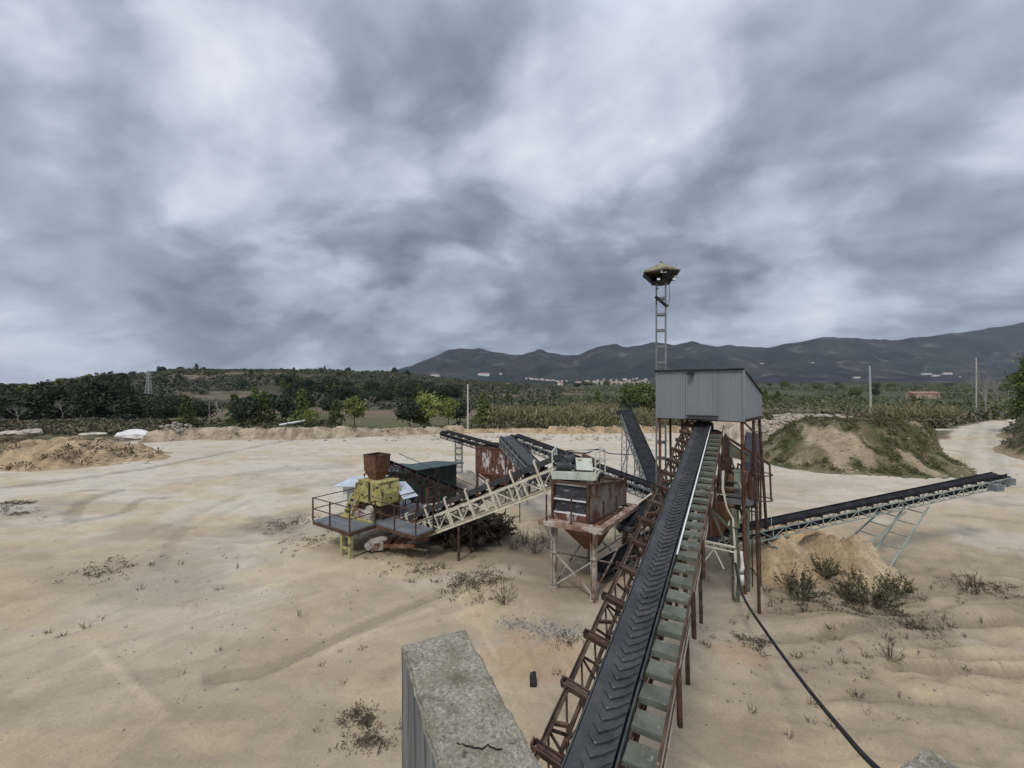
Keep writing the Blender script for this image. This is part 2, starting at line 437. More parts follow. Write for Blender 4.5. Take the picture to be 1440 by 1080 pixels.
def build_ground():
    ang = np.concatenate([np.arange(-62, 62, .26), np.arange(62, 298, 4.0)]) * math.pi / 180
    rad = [1.2]
    while rad[-1] < 28: rad.append(rad[-1] * 1.008)
    while rad[-1] < 130: rad.append(rad[-1] * 1.0125)
    while rad[-1] < 9000: rad.append(rad[-1] * 1.05)
    rad = np.array(rad)
    A, Rr = np.meshgrid(ang, rad)
    x = Rr * np.sin(A); y = Rr * np.cos(A)
    z = gz_full(x, y)
    u = x / np.maximum(y, .1)
    # colour: the soil's own, with some light and shade painted in
    near = np.array([.40, .322, .225]); pale = np.array([.545, .48, .39]); brown = np.array([.25, .195, .135])
    yel = np.array([.47, .375, .235]); orange = np.array([.40, .265, .16]); grey = np.array([.29, .255, .215])
    col = near[None, None] + 0 * x[..., None]

    def mixin(c, k):
        nonlocal col
        k = np.clip(k, 0, 1)[..., None]; col = col * (1 - k) + np.asarray(c) * k
    wob = (fbm(x / 9, y / 9, 4, 21) - .5)
    mixin(pale, sstep(16, 34, y + wob * 14 - np.clip(x, -12, 12) * .35) * .95)  # paler gravel farther off; its brightness in grazing light is put in too
    mixin(pale, .6 * sstep(.48, .62, fbm(x / 6, y / 3, 4, 33)) * sstep(8, 18, y))
    st = fbm(x / 7 + y / 16, y / 2.2, 5, 41)          # long streaks where lorries drove
    mixin(brown, .42 * sstep(.52, .68, st) * (1 - .6 * sstep(20, 40, y)))
    mixin(yel, .6 * sstep(.55, .7, fbm(x / 3.2, y / 2.2, 5, 51)))
    mixin(brown, .25 * sstep(.58, .75, fbm(x / 1.1, y / .9, 5, 61)))

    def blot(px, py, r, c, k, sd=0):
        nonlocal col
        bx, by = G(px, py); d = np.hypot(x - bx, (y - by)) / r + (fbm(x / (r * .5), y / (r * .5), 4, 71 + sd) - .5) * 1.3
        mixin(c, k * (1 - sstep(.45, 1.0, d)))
    blot(755, 925, 1.5, orange, .6); blot(690, 850, 1.6, yel, .7, 1); blot(560, 790, 2.5, yel, .6, 2)
    blot(430, 790, 3, yel, .6, 3); blot(765, 888, .8, grey, .5, 4); blot(715, 880, .5, grey, .45, 5); blot(800, 890, .6, grey, .4, 11)
    blot(1100, 800, 2.2, orange, .55, 6); blot(1040, 925, 1.0, orange, .55, 7)
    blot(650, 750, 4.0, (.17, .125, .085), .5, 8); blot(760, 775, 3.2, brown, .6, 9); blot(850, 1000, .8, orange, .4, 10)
    blot(810, 810, 2.0, (.2, .15, .1), .5, 19); blot(1010, 800, 2.2, (.19, .14, .095), .55, 20); blot(540, 770, 2.2, (.2, .15, .1), .5, 21); blot(900, 760, 2.4, (.2, .155, .105), .5, 22)  # under the machines: contact shade painted into the soil, with some stains
    blot(380, 735, 2.5, (.17, .135, .1), .55, 12); blot(1200, 860, 3.5, brown, .5, 13); blot(1330, 830, 3.0, brown, .45, 14)
    blot(1150, 905, 2.5, brown, .35, 15); blot(250, 800, 4, (.36, .31, .24), .6, 16); blot(30, 715, 3, grey, .4, 17); blot(900, 730, 3, brown, .4, 18)
    for pl, w, dp, tn in TRACKS:
        d = dist_poly(x, y, pl) / (w * 1.2) + (fbm(x / .8, y / .8, 4, 81) - .5) * .6
        k = (1 - sstep(.6, 1.05, d)) * (.65 + .8 * fbm(x / 1.6, y / 1.6, 3, 83))
        col = col * (1 + (tn * 1.15 * k))[..., None]
    # faint crossing wheel tracks, in pairs
    tr_ = random.Random(17)
    for _ in range(26):
        cx_, cy_ = G(tr_.uniform(-100, 1500), 600 + 420 * tr_.random() ** 1.5); an = tr_.choice((tr_.gauss(1.1, .35), tr_.gauss(-.2, .4))); cv_ = tr_.choice((-1, 1)) * tr_.uniform(.05, .13); L_ = tr_.uniform(8, 24); w_ = tr_.uniform(.06, .12); tn_ = tr_.choice((-.10, -.07, .07, .10))
        for off in (-.9, .9):
            pl = []
            for k_ in range(9):
                s_ = (k_ / 8 - .5) * L_; a_ = an + cv_ * s_ * .5
                pl.append((cx_ + math.sin(a_) * s_ + math.cos(an) * off, cy_ + math.cos(a_) * s_ - math.sin(an) * off))
            pl = np.array(pl); sel = (np.hypot(x - cx_, y - cy_) < L_ * .6 + 2)
            if not sel.any(): continue
            d = dist_poly(x[sel], y[sel], pl) / w_ + (fbm(x[sel] / .5, y[sel] / .5, 3, 87) - .5) * .7
            k_ = (1 - sstep(.6, 1.1, d)) * sstep(.3, .6, fbm(x[sel] / 2.5, y[sel] / 2.5, 3, 88)); col[sel] = col[sel] * (1 + tn_ * k_)[:, None]
    # beyond the yard: rough grass, ploughed earth, groves
    edge = yard_edge(u) + wob * 10
    out = sstep(-1.5, 2.5, y - edge); out = np.where(y < 1, sstep(20, 45, Rr), out)
    drygrass = np.array([.15, .13, .075]); green = np.array([.105, .105, .055]); earth = np.array([.19, .135, .095])
    g = fbm(x / 25, y / 12, 4, 91)[..., None]
    field = drygrass * (1 - g) + green * g
    k = sstep(.5, .6, fbm(x / 60, y / 25, 3, 95))[..., None]; field = field * (1 - k) + earth * k
    k2 = sstep(110, 240, Rr)[..., None]
    far = np.array([.075, .085, .045]) * (.7 + .6 * fbm(x / 120, y / 60, 4, 97))[..., None]
    field = field * (1 - k2) + far * k2
    fur = (1 - np.abs(fbm(x / 2.6 + 3, y / .55, 3, 10) - .5) * 2) ** 6 * sstep(.3, .9, x / np.maximum(y, 1)) * (1 - sstep(15, 22, y)) * sstep(8.5, 11, y)
    col = col * (1 - .28 * fur)[..., None]
    # the dirt road leaving the yard on the right
    road = np.array([(37.5, 33.0), (46.5, 42.0), (57, 52.5), (68, 62.5), (83, 76), (105, 90), (140, 104)])
    dr = dist_poly(x, y, road) + (fbm(x / 3, y / 3, 3, 99) - .5) * 1.2
    onroad = 1 - sstep(2.2, 3.0, dr)
    spur = np.array([(79, 74), (60, 73), (40, 72.5), (25, 74)])
    onroad = np.maximum(onroad, 1 - sstep(1.2, 1.9, dist_poly(x, y, spur)))
    out = out * (1 - onroad)
    col = col * (1 - out[..., None]) + field * out[..., None]
    n, m = x.shape
    v = np.stack([x, y, z], -1).reshape(-1, 3)
    idx = np.arange(n * m).reshape(n, m)
    r0 = idx[:-1]; r1 = idx[1:]
    f = np.stack([r0, np.roll(r0, -1, 1), np.roll(r1, -1, 1), r1], -1).reshape(-1, 4)[:, ::-1]
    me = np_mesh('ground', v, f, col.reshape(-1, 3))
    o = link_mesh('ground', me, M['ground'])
    b = MB(); k = 20          # the disc under the eye
    b.add([(1.2 * math.sin(2 * math.pi * j / k), 1.2 * math.cos(2 * math.pi * j / k), 0.0) for j in range(k)], [tuple(range(k))[::-1]])
    tag(o, 'bare sandy yard ground with wheel tracks, fields and plain beyond', 'ground', kind='structure')


build_ground()


def patch(name, x0, x1, y0, y1, step, hfun, cfun, m, label, cat, kind='structure', base=None):
    nx = int((x1 - x0) / step) + 1; ny = int((y1 - y0) / step) + 1
    x, y = np.meshgrid(np.linspace(x0, x1, nx), np.linspace(y0, y1, ny))
    h = hfun(x, y); z = (gz(x, y) if base is None else base(x, y)) + h
    col = cfun(x, y, h)
    keep = h > -.25
    idx = np.arange(nx * ny).reshape(ny, nx)
    f = np.stack([idx[:-1, :-1], idx[:-1, 1:], idx[1:, 1:], idx[1:, :-1]], -1).reshape(-1, 4)
    kq = (keep[:-1, :-1] | keep[:-1, 1:] | keep[1:, 1:] | keep[1:, :-1]).ravel()
    f = f[kq]
    used, inv = np.unique(f.ravel(), return_inverse=True)
    v = np.stack([x, y, z], -1).reshape(-1, 3)[used]
    me = np_mesh(name, v, inv.reshape(-1, 4), col.reshape(-1, 3)[used])
    o = link_mesh(name, me, m); tag(o, label, cat, kind=kind)
    return o


def dome(x, y, cx, cy, rx, ry, h, rot=0, sharp=.25, seed=0, wob=.35):
    c, s = math.cos(rot), math.sin(rot)
    dx = (x - cx) * c + (y - cy) * s; dy = -(x - cx) * s + (y - cy) * c
    rho = np.hypot(dx / rx, dy / ry) + (fbm(x / (rx * .3), y / (rx * .3), 3, 200 + seed) - .5) * wob
    return h * (1 - sstep(sharp, 1.0, rho)) - .3 * sstep(.97, 1.1, rho)


def mixcol(a, b, k):
    k = np.clip(k, 0, 1)[..., None]
    return np.asarray(a) * (1 - k) + np.asarray(b) * k


SAND = np.array([.31, .24, .155]); SANDP = np.array([.41, .335, .24]); EARTH = np.array([.33, .26, .18]); GRASS = np.array([.085, .09, .042])
DRY = np.array([.17, .14, .085])


# --- grass-grown mound on the right
def h_mound(x, y):
    h = np.maximum(dome(x, y, 34, 43.6, 9.3, 9, 4.0, .12, .3, 1, .25), dome(x, y, 29.8, 41.5, 5.6, 5.5, 2.4, 0, .2, 2, .25))
    h = np.maximum(h, dome(x, y, 38.6, 43.6, 8.2, 4.3, 3.9, .85, .5, 14, .2))
    return h + np.where(h > 0, (fbm(x / 1.6, y / 1.6, 4, 3) - .5) * .9 * np.clip(h, 0, 1), 0)


def mound_bare(x, y):
    """1 where sand shows on the mound"""
    s1 = 1 - sstep(.55, 1.0, np.hypot((x - 29.7) / 2.0, (y - 39.5) / 4.0) + (fbm(x / 1.5, y / 1.5, 4, 7) - .5) * 1.2)
    s2 = 1 - sstep(.4, 1.0, np.hypot((x - 34.9) / 1.5, (y - 36.6) / 1.6) + (fbm(x / 1.2, y / 1.2, 4, 8) - .5) * 1.2)
    s3 = 1 - sstep(.3, 1.0, np.hypot((x - 39.0) / 1.4, (y - 43.) / 2.2) + (fbm(x / 1.2, y / 1.2, 4, 9) - .5) * 1.8)
    return np.clip(s1 + s2 + s3 * .6 + .5 * sstep(.63, .72, fbm(x / 1.3, y / 1.3, 4, 12)), 0, 1)


def c_mound(x, y, h):
    g = mixcol(GRASS, DRY, sstep(.4, .65, fbm(x / 2.5, y / 2.5, 4, 5)))
    g = mixcol(g, EARTH * .8, sstep(.55, .7, fbm(x / .9, y / .9, 4, 6)) * .7)
    return mixcol(g, mixcol(SAND, SANDP, fbm(x, y, 3, 4)), mound_bare(x, y))


patch('mound', 18, 52, 30, 58, .22, h_mound, c_mound, M['bank'], 'grass grown sandy mound beside the dirt road', 'mound')


# --- rubble bank behind it
def h_rubble(x, y):
    h = np.maximum(dome(x, y, 42, 60, 10, 5.5, 3.2, .1, .35, 11), dome(x, y, 33, 60, 9, 5, 2.6, -.05, .35, 12))
    h = np.maximum(h, dome(x, y, 50, 64, 9, 6, 2.6, .3, .4, 13))
    return h + np.where(h > 0, (fbm(x / .8, y / .8, 4, 13) - .5) * 1.0 * np.clip(h, 0, 1), 0)


def c_rubble(x, y, h):
    c = mixcol((.28, .23, .175), (.5, .44, .35), sstep(.35, .65, fbm(x / .6, y / .6, 4, 15)))
    return mixcol(c, SANDP, sstep(2.2, 3.2, h + fbm(x, y, 3, 16)))


patch('rubble_bank', 20, 64, 52, 74, .22, h_rubble, c_rubble, M['bank'], 'bank of pale rubble behind the grass grown mound', 'bank')


# --- scrub bank at the far right of the road
def h_right(x, y):
    h = np.maximum(dome(x, y, 62.2, 46.8, 14, 6.2, 2.4, .74, .55, 21, .15), dome(x, y, 78.0, 59.3, 13, 7.2, 2.8, .74, .55, 22, .15))
    return h + np.where(h > 0, (fbm(x / 1.4, y / 1.4, 4, 23) - .5) * .9 * np.clip(h, 0, 1), 0)


def c_right(x, y, h):
    g = mixcol(GRASS * .9, DRY * .8, sstep(.4, .65, fbm(x / 2.2, y / 2.2, 4, 25)))
    return mixcol(g, SAND, 1 - sstep(.25, .9, h + (fbm(x / 1.3, y / 1.3, 3, 26) - .5) * 1.2))


patch('scrub_bank', 46, 100, 24, 76, .3, h_right, c_right, M['bank'], 'scrub covered bank on the right side of the dirt road', 'bank')


# --- eroded sand heaps at the left
def h_left(x, y):
    h = np.maximum(dome(x, y, -51, 41.5, 12, 5.5, 2.3, .12, .15, 31), dome(x, y, -43.4, 41.5, 5.6, 4.2, 1.8, -.1, .15, 32))
    h = np.maximum(h, dome(x, y, -48, 46.5, 10, 4, 2.0, .1, .3, 33)); h = np.maximum(h, dome(x, y, -40.5, 44.5, 5.5, 2.6, .8, -.1, .3, 34))
    gul = np.abs(fbm(x / 1.1 + y * .25, y / 3.2, 3, 35) - .5) * 2
    return h + np.where(h > 0, (-(1 - gul) ** 3 * .75 + (fbm(x / 1.2, y / 1.2, 3, 36) - .5) * .4) * np.clip(h * .8, 0, 1), 0)


def c_left(x, y, h):
    c = mixcol((.42, .30, .17), (.53, .42, .27), fbm(x / 1.5, y / 1.5, 4, 37))
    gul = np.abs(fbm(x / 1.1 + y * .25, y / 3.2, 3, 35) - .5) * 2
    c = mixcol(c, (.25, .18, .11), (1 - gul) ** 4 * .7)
    return mixcol(c, DRY, sstep(.6, .7, fbm(x / 2, y / 2, 4, 38)) * .7)


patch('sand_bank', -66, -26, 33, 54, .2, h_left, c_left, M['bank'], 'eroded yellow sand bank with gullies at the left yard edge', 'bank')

# --- low earth berm along the back of the yard
BERM = np.array([(-49, 58.5), (-45, 61.5), (-38, 62), (-30, 61), (-24, 64), (-14, 67.5), (-5, 70), (2, 70.5), (10, 68.5), (18, 70), (26, 70), (32, 67)])


def h_berm(x, y):
    d = dist_poly(x, y, BERM); w = 2.2 + (fbm(x / 4, y / 4, 3, 41) - .5) * 2.0
    hh = .55 + .8 * fbm(x / 3.2, y / 3.2, 3, 42) + .35 * (x < -22)
    hh = hh * np.where((x > -8) & (x < 6), .55, 1)
    h = hh * (1 - sstep(.15, 1.0, d / w)) - .3 * sstep(.95, 1.15, d / w)
    return h + np.where(h > 0, (fbm(x / .7, y / .7, 4, 43) - .5) * .7 * np.clip(h, 0, 1), 0)


def c_berm(x, y, h):
    c = mixcol((.30, .235, .17), (.45, .37, .27), sstep(.35, .65, fbm(x / .9, y / .9, 4, 44)))
    c = mixcol(c, (.46, .33, .19), sstep(-12, -4, x) * (1 - sstep(30, 34, x)) * .7)
    return mixcol(c, DRY, sstep(.58, .68, fbm(x / 2, y / 2, 4, 45)) * .6)


patch('berm', -54, 36, 54, 75, .22, h_berm, c_berm, M['bank'], 'low berm of earth and rubble along the back of the yard', 'bank')


# --- the terraced hill at the left
def hill_h(x, y):
    u = x / np.maximum(y, 1)
    top = np.interp(u, [-4, -2, -1.2, -1.0, -.87, -.8, -.7, -.45, -.27, -.12, .05, .3], [10, 8, 6, 8.5, 13.5, 17.5, 17.5, 18, 16.5, 10, 5, -3])
    dist = np.hypot(x, y)
    k = sstep(125, 400, dist) * (1 - .65 * sstep(520, 900, dist))
    h = top * k * (1 + .15 * (fbm(x / 60, y / 60, 3, 52) - .5)) - 1.0
    tr = h / 1.6; fl = np.floor(tr); h2 = (fl + sstep(.55, 1.0, tr - fl)) * 1.6
    return np.where(h > .3, h * .35 + h2 * .65, h)


def hill_c(x, y, h):
    c = mixcol((.075, .075, .045), (.165, .13, .095), sstep(.42, .62, fbm(x / 40, y / 30, 4, 55)))
    tr = h / 1.6; e = tr - np.floor(tr)
    c = mixcol(c, (.2, .17, .13), sstep(.5, .7, e) * (1 - sstep(.8, 1, e)) * sstep(.45, .6, fbm(x / 15, y / 15, 3, 56)) * .8)
    return c


def hill_z(x, y):
    return plain(y) + hill_h(x, y)


patch('terraced_hill', -900, 120, 100, 900, 4, hill_h, hill_c, M['hill'], 'low terraced hill with scrub and pines on the left', 'hill', base=lambda x, y: plain(y))


# --- mountain range
MT = np.array([(-1200, 560), (300, 575), (500, 545), (560, 519), (580, 513), (600, 505), (618, 497), (632, 491), (660, 489), (682, 491), (700, 495), (735, 499), (748, 493), (757, 490), (770, 496),
               (790, 498), (815, 498), (828, 491), (845, 486), (866, 483), (882, 488), (900, 485), (922, 480), (950, 484), (972, 480), (990, 483), (1005, 486), (1030, 484),
               (1060, 488), (1085, 487), (1100, 484), (1120, 480), (1160, 473), (1190, 474), (1225, 476), (1260, 477), (1300, 472), (1350, 466), (1400, 459), (1450, 451), (1600, 430), (2200, 405), (3500, 470)], float)
YM = 3600.0


def mount_h(x, y):
    xr = x + (fbm(x / 500, y / 300, 3, 63) - .5) * 260 * sstep(300, 1500, np.abs(YM - y))
    top = (HZ - np.interp(720 + F * xr / YM, MT[:, 0], MT[:, 1])) / F * YM + H - plain(YM)
    s = np.interp(y, [2000, 2300, 2700, 3200, YM, 4600], [0, .10, .32, .70, 1, .2])
    gul = np.abs(fbm(x / 330 + y / 2600, y / 900, 4, 61) - .5) * 2
    h = top * s * (1 - .55 * (1 - gul) ** 3 * np.sin(np.pi * np.clip((y - 2000) / 1600, 0, 1)))
    h = h + (fbm(x / 90, y / 90, 4, 62) - .5) * 26 * sstep(0, 60, top) * np.clip(s, .1, 1)
    return h - 2


def mount_c(x, y, h):
    c = mixcol((.008, .013, .014), (.028, .034, .028), sstep(.35, .7, fbm(x / 260, y / 260, 5, 65)))
    rock = sstep(.66, .74, fbm(x / 120, y / 70, 4, 66))
    return mixcol(c, (.16, .15, .13), rock * .5)


patch('mountain', -2600, 5600, 2000, 4700, 22, mount_h, mount_c, M['mountain'], 'long dark wooded mountain range across the valley', 'mountain', base=lambda x, y: plain(y))
# ================================================================ SKY, SUN, CAMERA
SUN_EL, SUN_AZ = 52.0, 205.0          # degrees; azimuth clockwise from +Y (behind the viewer, a little to the left)
w = bpy.data.worlds.new('World'); sc.world = w; w.use_nodes = True
nt = w.node_tree
bg = nt.nodes['Background']; out = nt.nodes['World Output']
tc = nt.nodes.new('ShaderNodeTexCoord')
sep = nt.nodes.new('ShaderNodeSeparateXYZ'); lk(nt, tc.outputs['Generated'], sep.inputs[0])
zz = mth(nt, 'ADD', mth(nt, 'MAXIMUM', sep.outputs[2], 0.0), .42)
cx = mth(nt, 'DIVIDE', sep.outputs[0], zz); cy = mth(nt, 'DIVIDE', sep.outputs[1], zz)
cmb = nt.nodes.new('ShaderNodeCombineXYZ'); lk(nt, cx, cmb.inputs[0]); lk(nt, cy, cmb.inputs[1])


def cloud(scale, rot, loc, det, rough, dist):
    mp = nt.nodes.new('ShaderNodeMapping'); mp.inputs['Scale'].default_value = scale; mp.inputs['Rotation'].default_value = (0, 0, R(rot)); mp.inputs['Location'].default_value = loc
    lk(nt, cmb.outputs[0], mp.inputs[0])
    return noise(nt, mp.outputs[0], 1.0, det, rough, dist)


def lobe(px, py, sharp):
    """a broad brighter or darker region of cloud round a direction of the sky"""
    d = Vector(((px - 720) / F, 1, (HZ - py) / F)).normalized()
    vm = nt.nodes.new('ShaderNodeVectorMath'); vm.operation = 'DOT_PRODUCT'; vm.inputs[1].default_value = d
    lk(nt, tc.outputs['Generated'], vm.inputs[0])
    return mth(nt, 'POWER', mth(nt, 'MAXIMUM', vm.outputs['Value'], 0.0), sharp)


def scaled(a, k): return mth(nt, 'MULTIPLY', a, k)


# a pale upper deck and a darker ragged lower one
soft = cloud((1.0, 1.15, 1), 26, (1.3, 2.2, 0), 5, .5, .3)
mid = cloud((1.75, 2.1, 1), 38, (4.1, .7, 0), 9, .5, .3)
mid_b = cloud((1.75, 2.1, 1), 38, (4.17, .89, 0), 9, .5, .3)      # the same clouds a little further on: lit and shaded flanks
fine = cloud((5.0, 6.0, 1), 38, (2.0, 5.5, 0), 9, .55, .2)
fine_b = cloud((5.0, 6.0, 1), 38, (2.08, 5.72, 0), 9, .55, .2)


def smooth(a, lo, hi):
    m = nt.nodes.new('ShaderNodeMapRange'); m.interpolation_type = 'SMOOTHSTEP'; m.inputs['From Min'].default_value = lo; m.inputs['From Max'].default_value = hi
    lk(nt, a, m.inputs['Value']); return m.outputs['Result']


v = mth(nt, 'ADD', mth(nt, 'ADD', scaled(soft, .46), scaled(smooth(mid, .43, .57), .115)), scaled(smooth(fine, .36, .64), .03))
v = mth(nt, 'ADD', v, scaled(mth(nt, 'SUBTRACT', mid, mid_b), .36)); v = mth(nt, 'ADD', v, scaled(mth(nt, 'SUBTRACT', fine, fine_b), .12))
# creases between the billows
bil = cloud((2.6, 3.0, 1), 38, (8.1, 3.3, 0), 5, .45, .5)
crease = mth(nt, 'ABSOLUTE', mth(nt, 'SUBTRACT', bil, .5)); v = mth(nt, 'ADD', v, scaled(smooth(crease, .0, .11), .04))
v = mth(nt, 'ADD', v, .172)
LOBES = [(250, 320, 40, .03), (60, 130, 60, .03), (330, 20, 30, .03), (690, 250, 90, .045), (760, 60, 40, .03), (890, 200, 300, .06), (900, 330, 200, .04), (60, 500, 160, .09), (1150, 430, 300, .07), (150, 300, 200, .04), (480, 60, 30, .03), (1390, 100, 40, .03),
         (600, 450, 40, -.10), (350, 460, 90, -.05), (720, 450, 24, -.015), (300, 440, 90, -.06), (1030, 150, 40, -.07), (1000, 330, 120, -.02), (180, 170, 90, -.04), (380, 190, 70, -.06), (1120, 330, 60, -.04), (1300, 200, 60, -.03), (840, 430, 120, -.03), (1280, 470, 90, -.04)]
for px, py, s, k in LOBES:
    v = mth(nt, 'ADD', v, scaled(lobe(px, py, s), k))
col = ramp(nt, v, [(.27, (.13, .158, .205)), (.33, (.17, .20, .255)), (.40, (.25, .285, .355)), (.49, (.38, .42, .51)), (.58, (.55, .595, .69)), (.73, (.83, .87, .93))])
sky = nt.nodes.new('ShaderNodeTexSky'); sky.sky_type = 'NISHITA'; sky.sun_disc = False
sky.sun_elevation = R(SUN_EL); sky.sun_rotation = R(SUN_AZ)
skc = mixc(nt, 1.0, sky.outputs[0], (.10, .10, .10), 'MULTIPLY')
both = mixc(nt, .93, skc, col)
# the cloud deck is thinner and brighter overhead, above the picture
zen = ramp(nt, sep.outputs[2], [(.62, (1, 1, 1)), (.95, (2.4, 2.4, 2.4))])
fin = mixc(nt, 1.0, both, zen, 'MULTIPLY')
lk(nt, fin, bg.inputs['Color']); bg.inputs['Strength'].default_value = 1.0
w.cycles.sampling_method = 'MANUAL'; w.cycles.sample_map_resolution = 512

sd = bpy.data.lights.new('sun', 'SUN'); sd.energy = 1.5; sd.angle = R(11); sd.color = (1, .96, .9)
so = bpy.data.objects.new('sun', sd); C.objects.link(so)
az, el = R(SUN_AZ), R(SUN_EL)
sv = V(math.sin(az) * math.cos(el), math.cos(az) * math.cos(el), math.sin(el))
so.rotation_euler = sv.to_track_quat('Z', 'Y').to_euler(); so.location = sv * 60

cd = bpy.data.cameras.new('camera'); cam = bpy.data.objects.new('camera', cd); C.objects.link(cam)
cd.sensor_width = 36; cd.lens = 36 * F / 1440; cd.shift_y = (HZ - 540) / 1440
cd.clip_start = .05; cd.clip_end = 20000
cam.location = (0, 0, H); cam.rotation_euler = (R(90), 0, 0)
sc.camera = cam
sc.view_settings.view_transform = 'Standard'; sc.view_settings.look = 'None'; sc.view_settings.exposure = .14; sc.view_settings.gamma = 1
# ================================================================ NEAR: concrete walls
def rough_block(name, top, z0, z1, seed, label, lines=True):
    """board-marked concrete wall: top outline (4 pts, ccw), worn top edges"""
    import bmesh
    bm = bmesh.new()
    lo = [bm.verts.new((p[0], p[1], z0)) for p in top]; hi = [bm.verts.new((p[0], p[1], z1)) for p in top]
    for i in range(4): bm.faces.new((lo[i], lo[(i + 1) % 4], hi[(i + 1) % 4], hi[i]))
    bm.faces.new(hi); bm.faces.new(lo[::-1])
    topedges = [e for e in bm.edges if all(abs(v.co.z - z1) < 1e-6 for v in e.verts)]
    bmesh.ops.bevel(bm, geom=topedges, offset=.012, segments=2, affect='EDGES')
    ed = [e for e in bm.edges if max(v.co.z for v in e.verts) > z1 - .03]
    bmesh.ops.subdivide_edges(bm, edges=ed, cuts=60, use_grid_fill=True)
    rr = random.Random(seed)
    for v in bm.verts:
        if v.co.z > z1 - .02:
            n = float(fbm(np.array([v.co.x * 22]), np.array([v.co.y * 22]), 4, seed)[0]) - .5
            n2 = float(fbm(np.array([v.co.x * 14 + 3]), np.array([v.co.y * 14]), 4, seed + 9)[0]) - .5
            v.co.z += n * .02 + min(0, n2 + .12) * .03; v.co.x += (rr.random() - .5) * .003 + n2 * .022; v.co.y += (rr.random() - .5) * .003 + n * .018
    me = bpy.data.meshes.new(name); bm.to_mesh(me); bm.free()
    o = link_mesh(name, me, M['concrete']); return tag(o, label, 'wall')


def concrete_mat():
    m, nt, b = nmat('concrete')
    tc = nt.nodes.new('ShaderNodeTexCoord'); ob = tc.outputs['Object']
    geo = nt.nodes.new('ShaderNodeNewGeometry'); sp = nt.nodes.new('ShaderNodeSeparateXYZ'); lk(nt, geo.outputs['Normal'], sp.inputs[0])
    up = ramp(nt, sp.outputs[2], [(.5, (0, 0, 0)), (.8, (1, 1, 1))])
    # weathered top: aggregate, lichen, moss, a crack
    vo = nt.nodes.new('ShaderNodeTexVoronoi'); vo.inputs['Scale'].default_value = 150; lk(nt, ob, vo.inputs['Vector'])
    agg = ramp(nt, noise(nt, ob, 60, 10, .8), [(.3, (.10, .088, .064)), (.47, (.26, .235, .18)), (.6, (.42, .385, .31)), (.72, (.74, .70, .62))])
    spk = ramp(nt, vo.outputs['Color'], [(.86, (0, 0, 0)), (.93, (1, 1, 1))])
    c = mixc(nt, mth(nt, 'MULTIPLY', spk, .6), agg, (.66, .63, .56))
    c = mixc(nt, ramp(nt, noise(nt, ob, 9, 8, .65), [(.46, (0, 0, 0)), (.64, (.6, .6, .6))]), c, (.15, .135, .08))
    c = mixc(nt, ramp(nt, noise(nt, ob, 6, 8, .7, .5), [(.54, (0, 0, 0)), (.7, (.65, .65, .65))]), c, (.075, .06, .042))
    c = mixc(nt, ramp(nt, noise(nt, ob, 26, 8, .7), [(.6, (0, 0, 0)), (.68, (.8, .8, .8))]), c, (.035, .034, .028))
    # side: board marks and black runs
    mp = nt.nodes.new('ShaderNodeMapping'); mp.inputs['Scale'].default_value = (1, 1, .06); lk(nt, ob, mp.inputs[0])
    s = ramp(nt, noise(nt, mp.outputs[0], 9, 7, .6), [(.3, (.09, .092, .09)), (.5, (.21, .212, .205)), (.72, (.32, .32, .305))])
    s = mixc(nt, ramp(nt, noise(nt, mp.outputs[0], 22, 5, .6), [(.5, (0, 0, 0)), (.66, (.8, .8, .8))]), s, (.06, .06, .06))
    col = mixc(nt, up, s, c); lk(nt, col, b.inputs['Base Color']); b.inputs['Roughness'].default_value = .95; b.inputs['Specular IOR Level'].default_value = .15
    bp = nt.nodes.new('ShaderNodeBump'); bp.inputs['Strength'].default_value = .9; bp.inputs['Distance'].default_value = .006
    lk(nt, noise(nt, ob, 110, 8, .7), bp.inputs['Height']); lk(nt, bp.outputs[0], b.inputs['Normal'])
    return m


M['concrete'] = concrete_mat()
ZW = H - 1.25
a = V(-.535, 2.072, 0); bq = V(-.238, 2.2, 0); dw = V(.393, -.92, 0)
wall_o = rough_block('concrete_wall', [a + dw * 2.6, bq + dw * 2.6, bq, a], -.2, ZW, 3, 'weathered concrete wall with speckled mossy top in the left foreground')
cr = MB()                                             # the crack across its top
cps = [(642, 1044), (646, 1046.5), (651, 1046), (655, 1048.5), (662, 1049), (668, 1051.5), (673, 1051), (678, 1053), (682, 1050), (686, 1046), (689, 1049.5), (694, 1051), (699, 1053.5), (706, 1053)]
for p0, p1 in zip(cps[:-1], cps[1:]):
    q0 = P(*p0, F * 1.247 / (p0[1] - HZ)); q1 = P(*p1, F * 1.247 / (p1[1] - HZ)); cr.bar(q0 - V(0, 0, .0015), q1 - V(0, 0, .0015), rnd.uniform(.001, .003), .006)
cr.build('crack', mat('crack', (.015, .014, .012), (.03, .028, .025), 5), wall_o)
c0 = V(1.448, 1.485, 0); u1 = V(-.907, -.42, 0)
rough_block('concrete_wall', [c0 + u1 * .34 + V(.393, -.92, 0) * 2.4, c0 + V(.393, -.92, 0) * 2.4, c0, c0 + u1 * .34], -.2, ZW, 5, 'mossy corner of a concrete wall at the bottom right edge')

# ================================================================ MAIN CONVEYOR
K0 = V(.86, 5, 3.03); KD = V(6.48, 11.5, 2.97)


def K(t, s=0, n=0):
    return K0 + KD * t + KS * s + KN * n


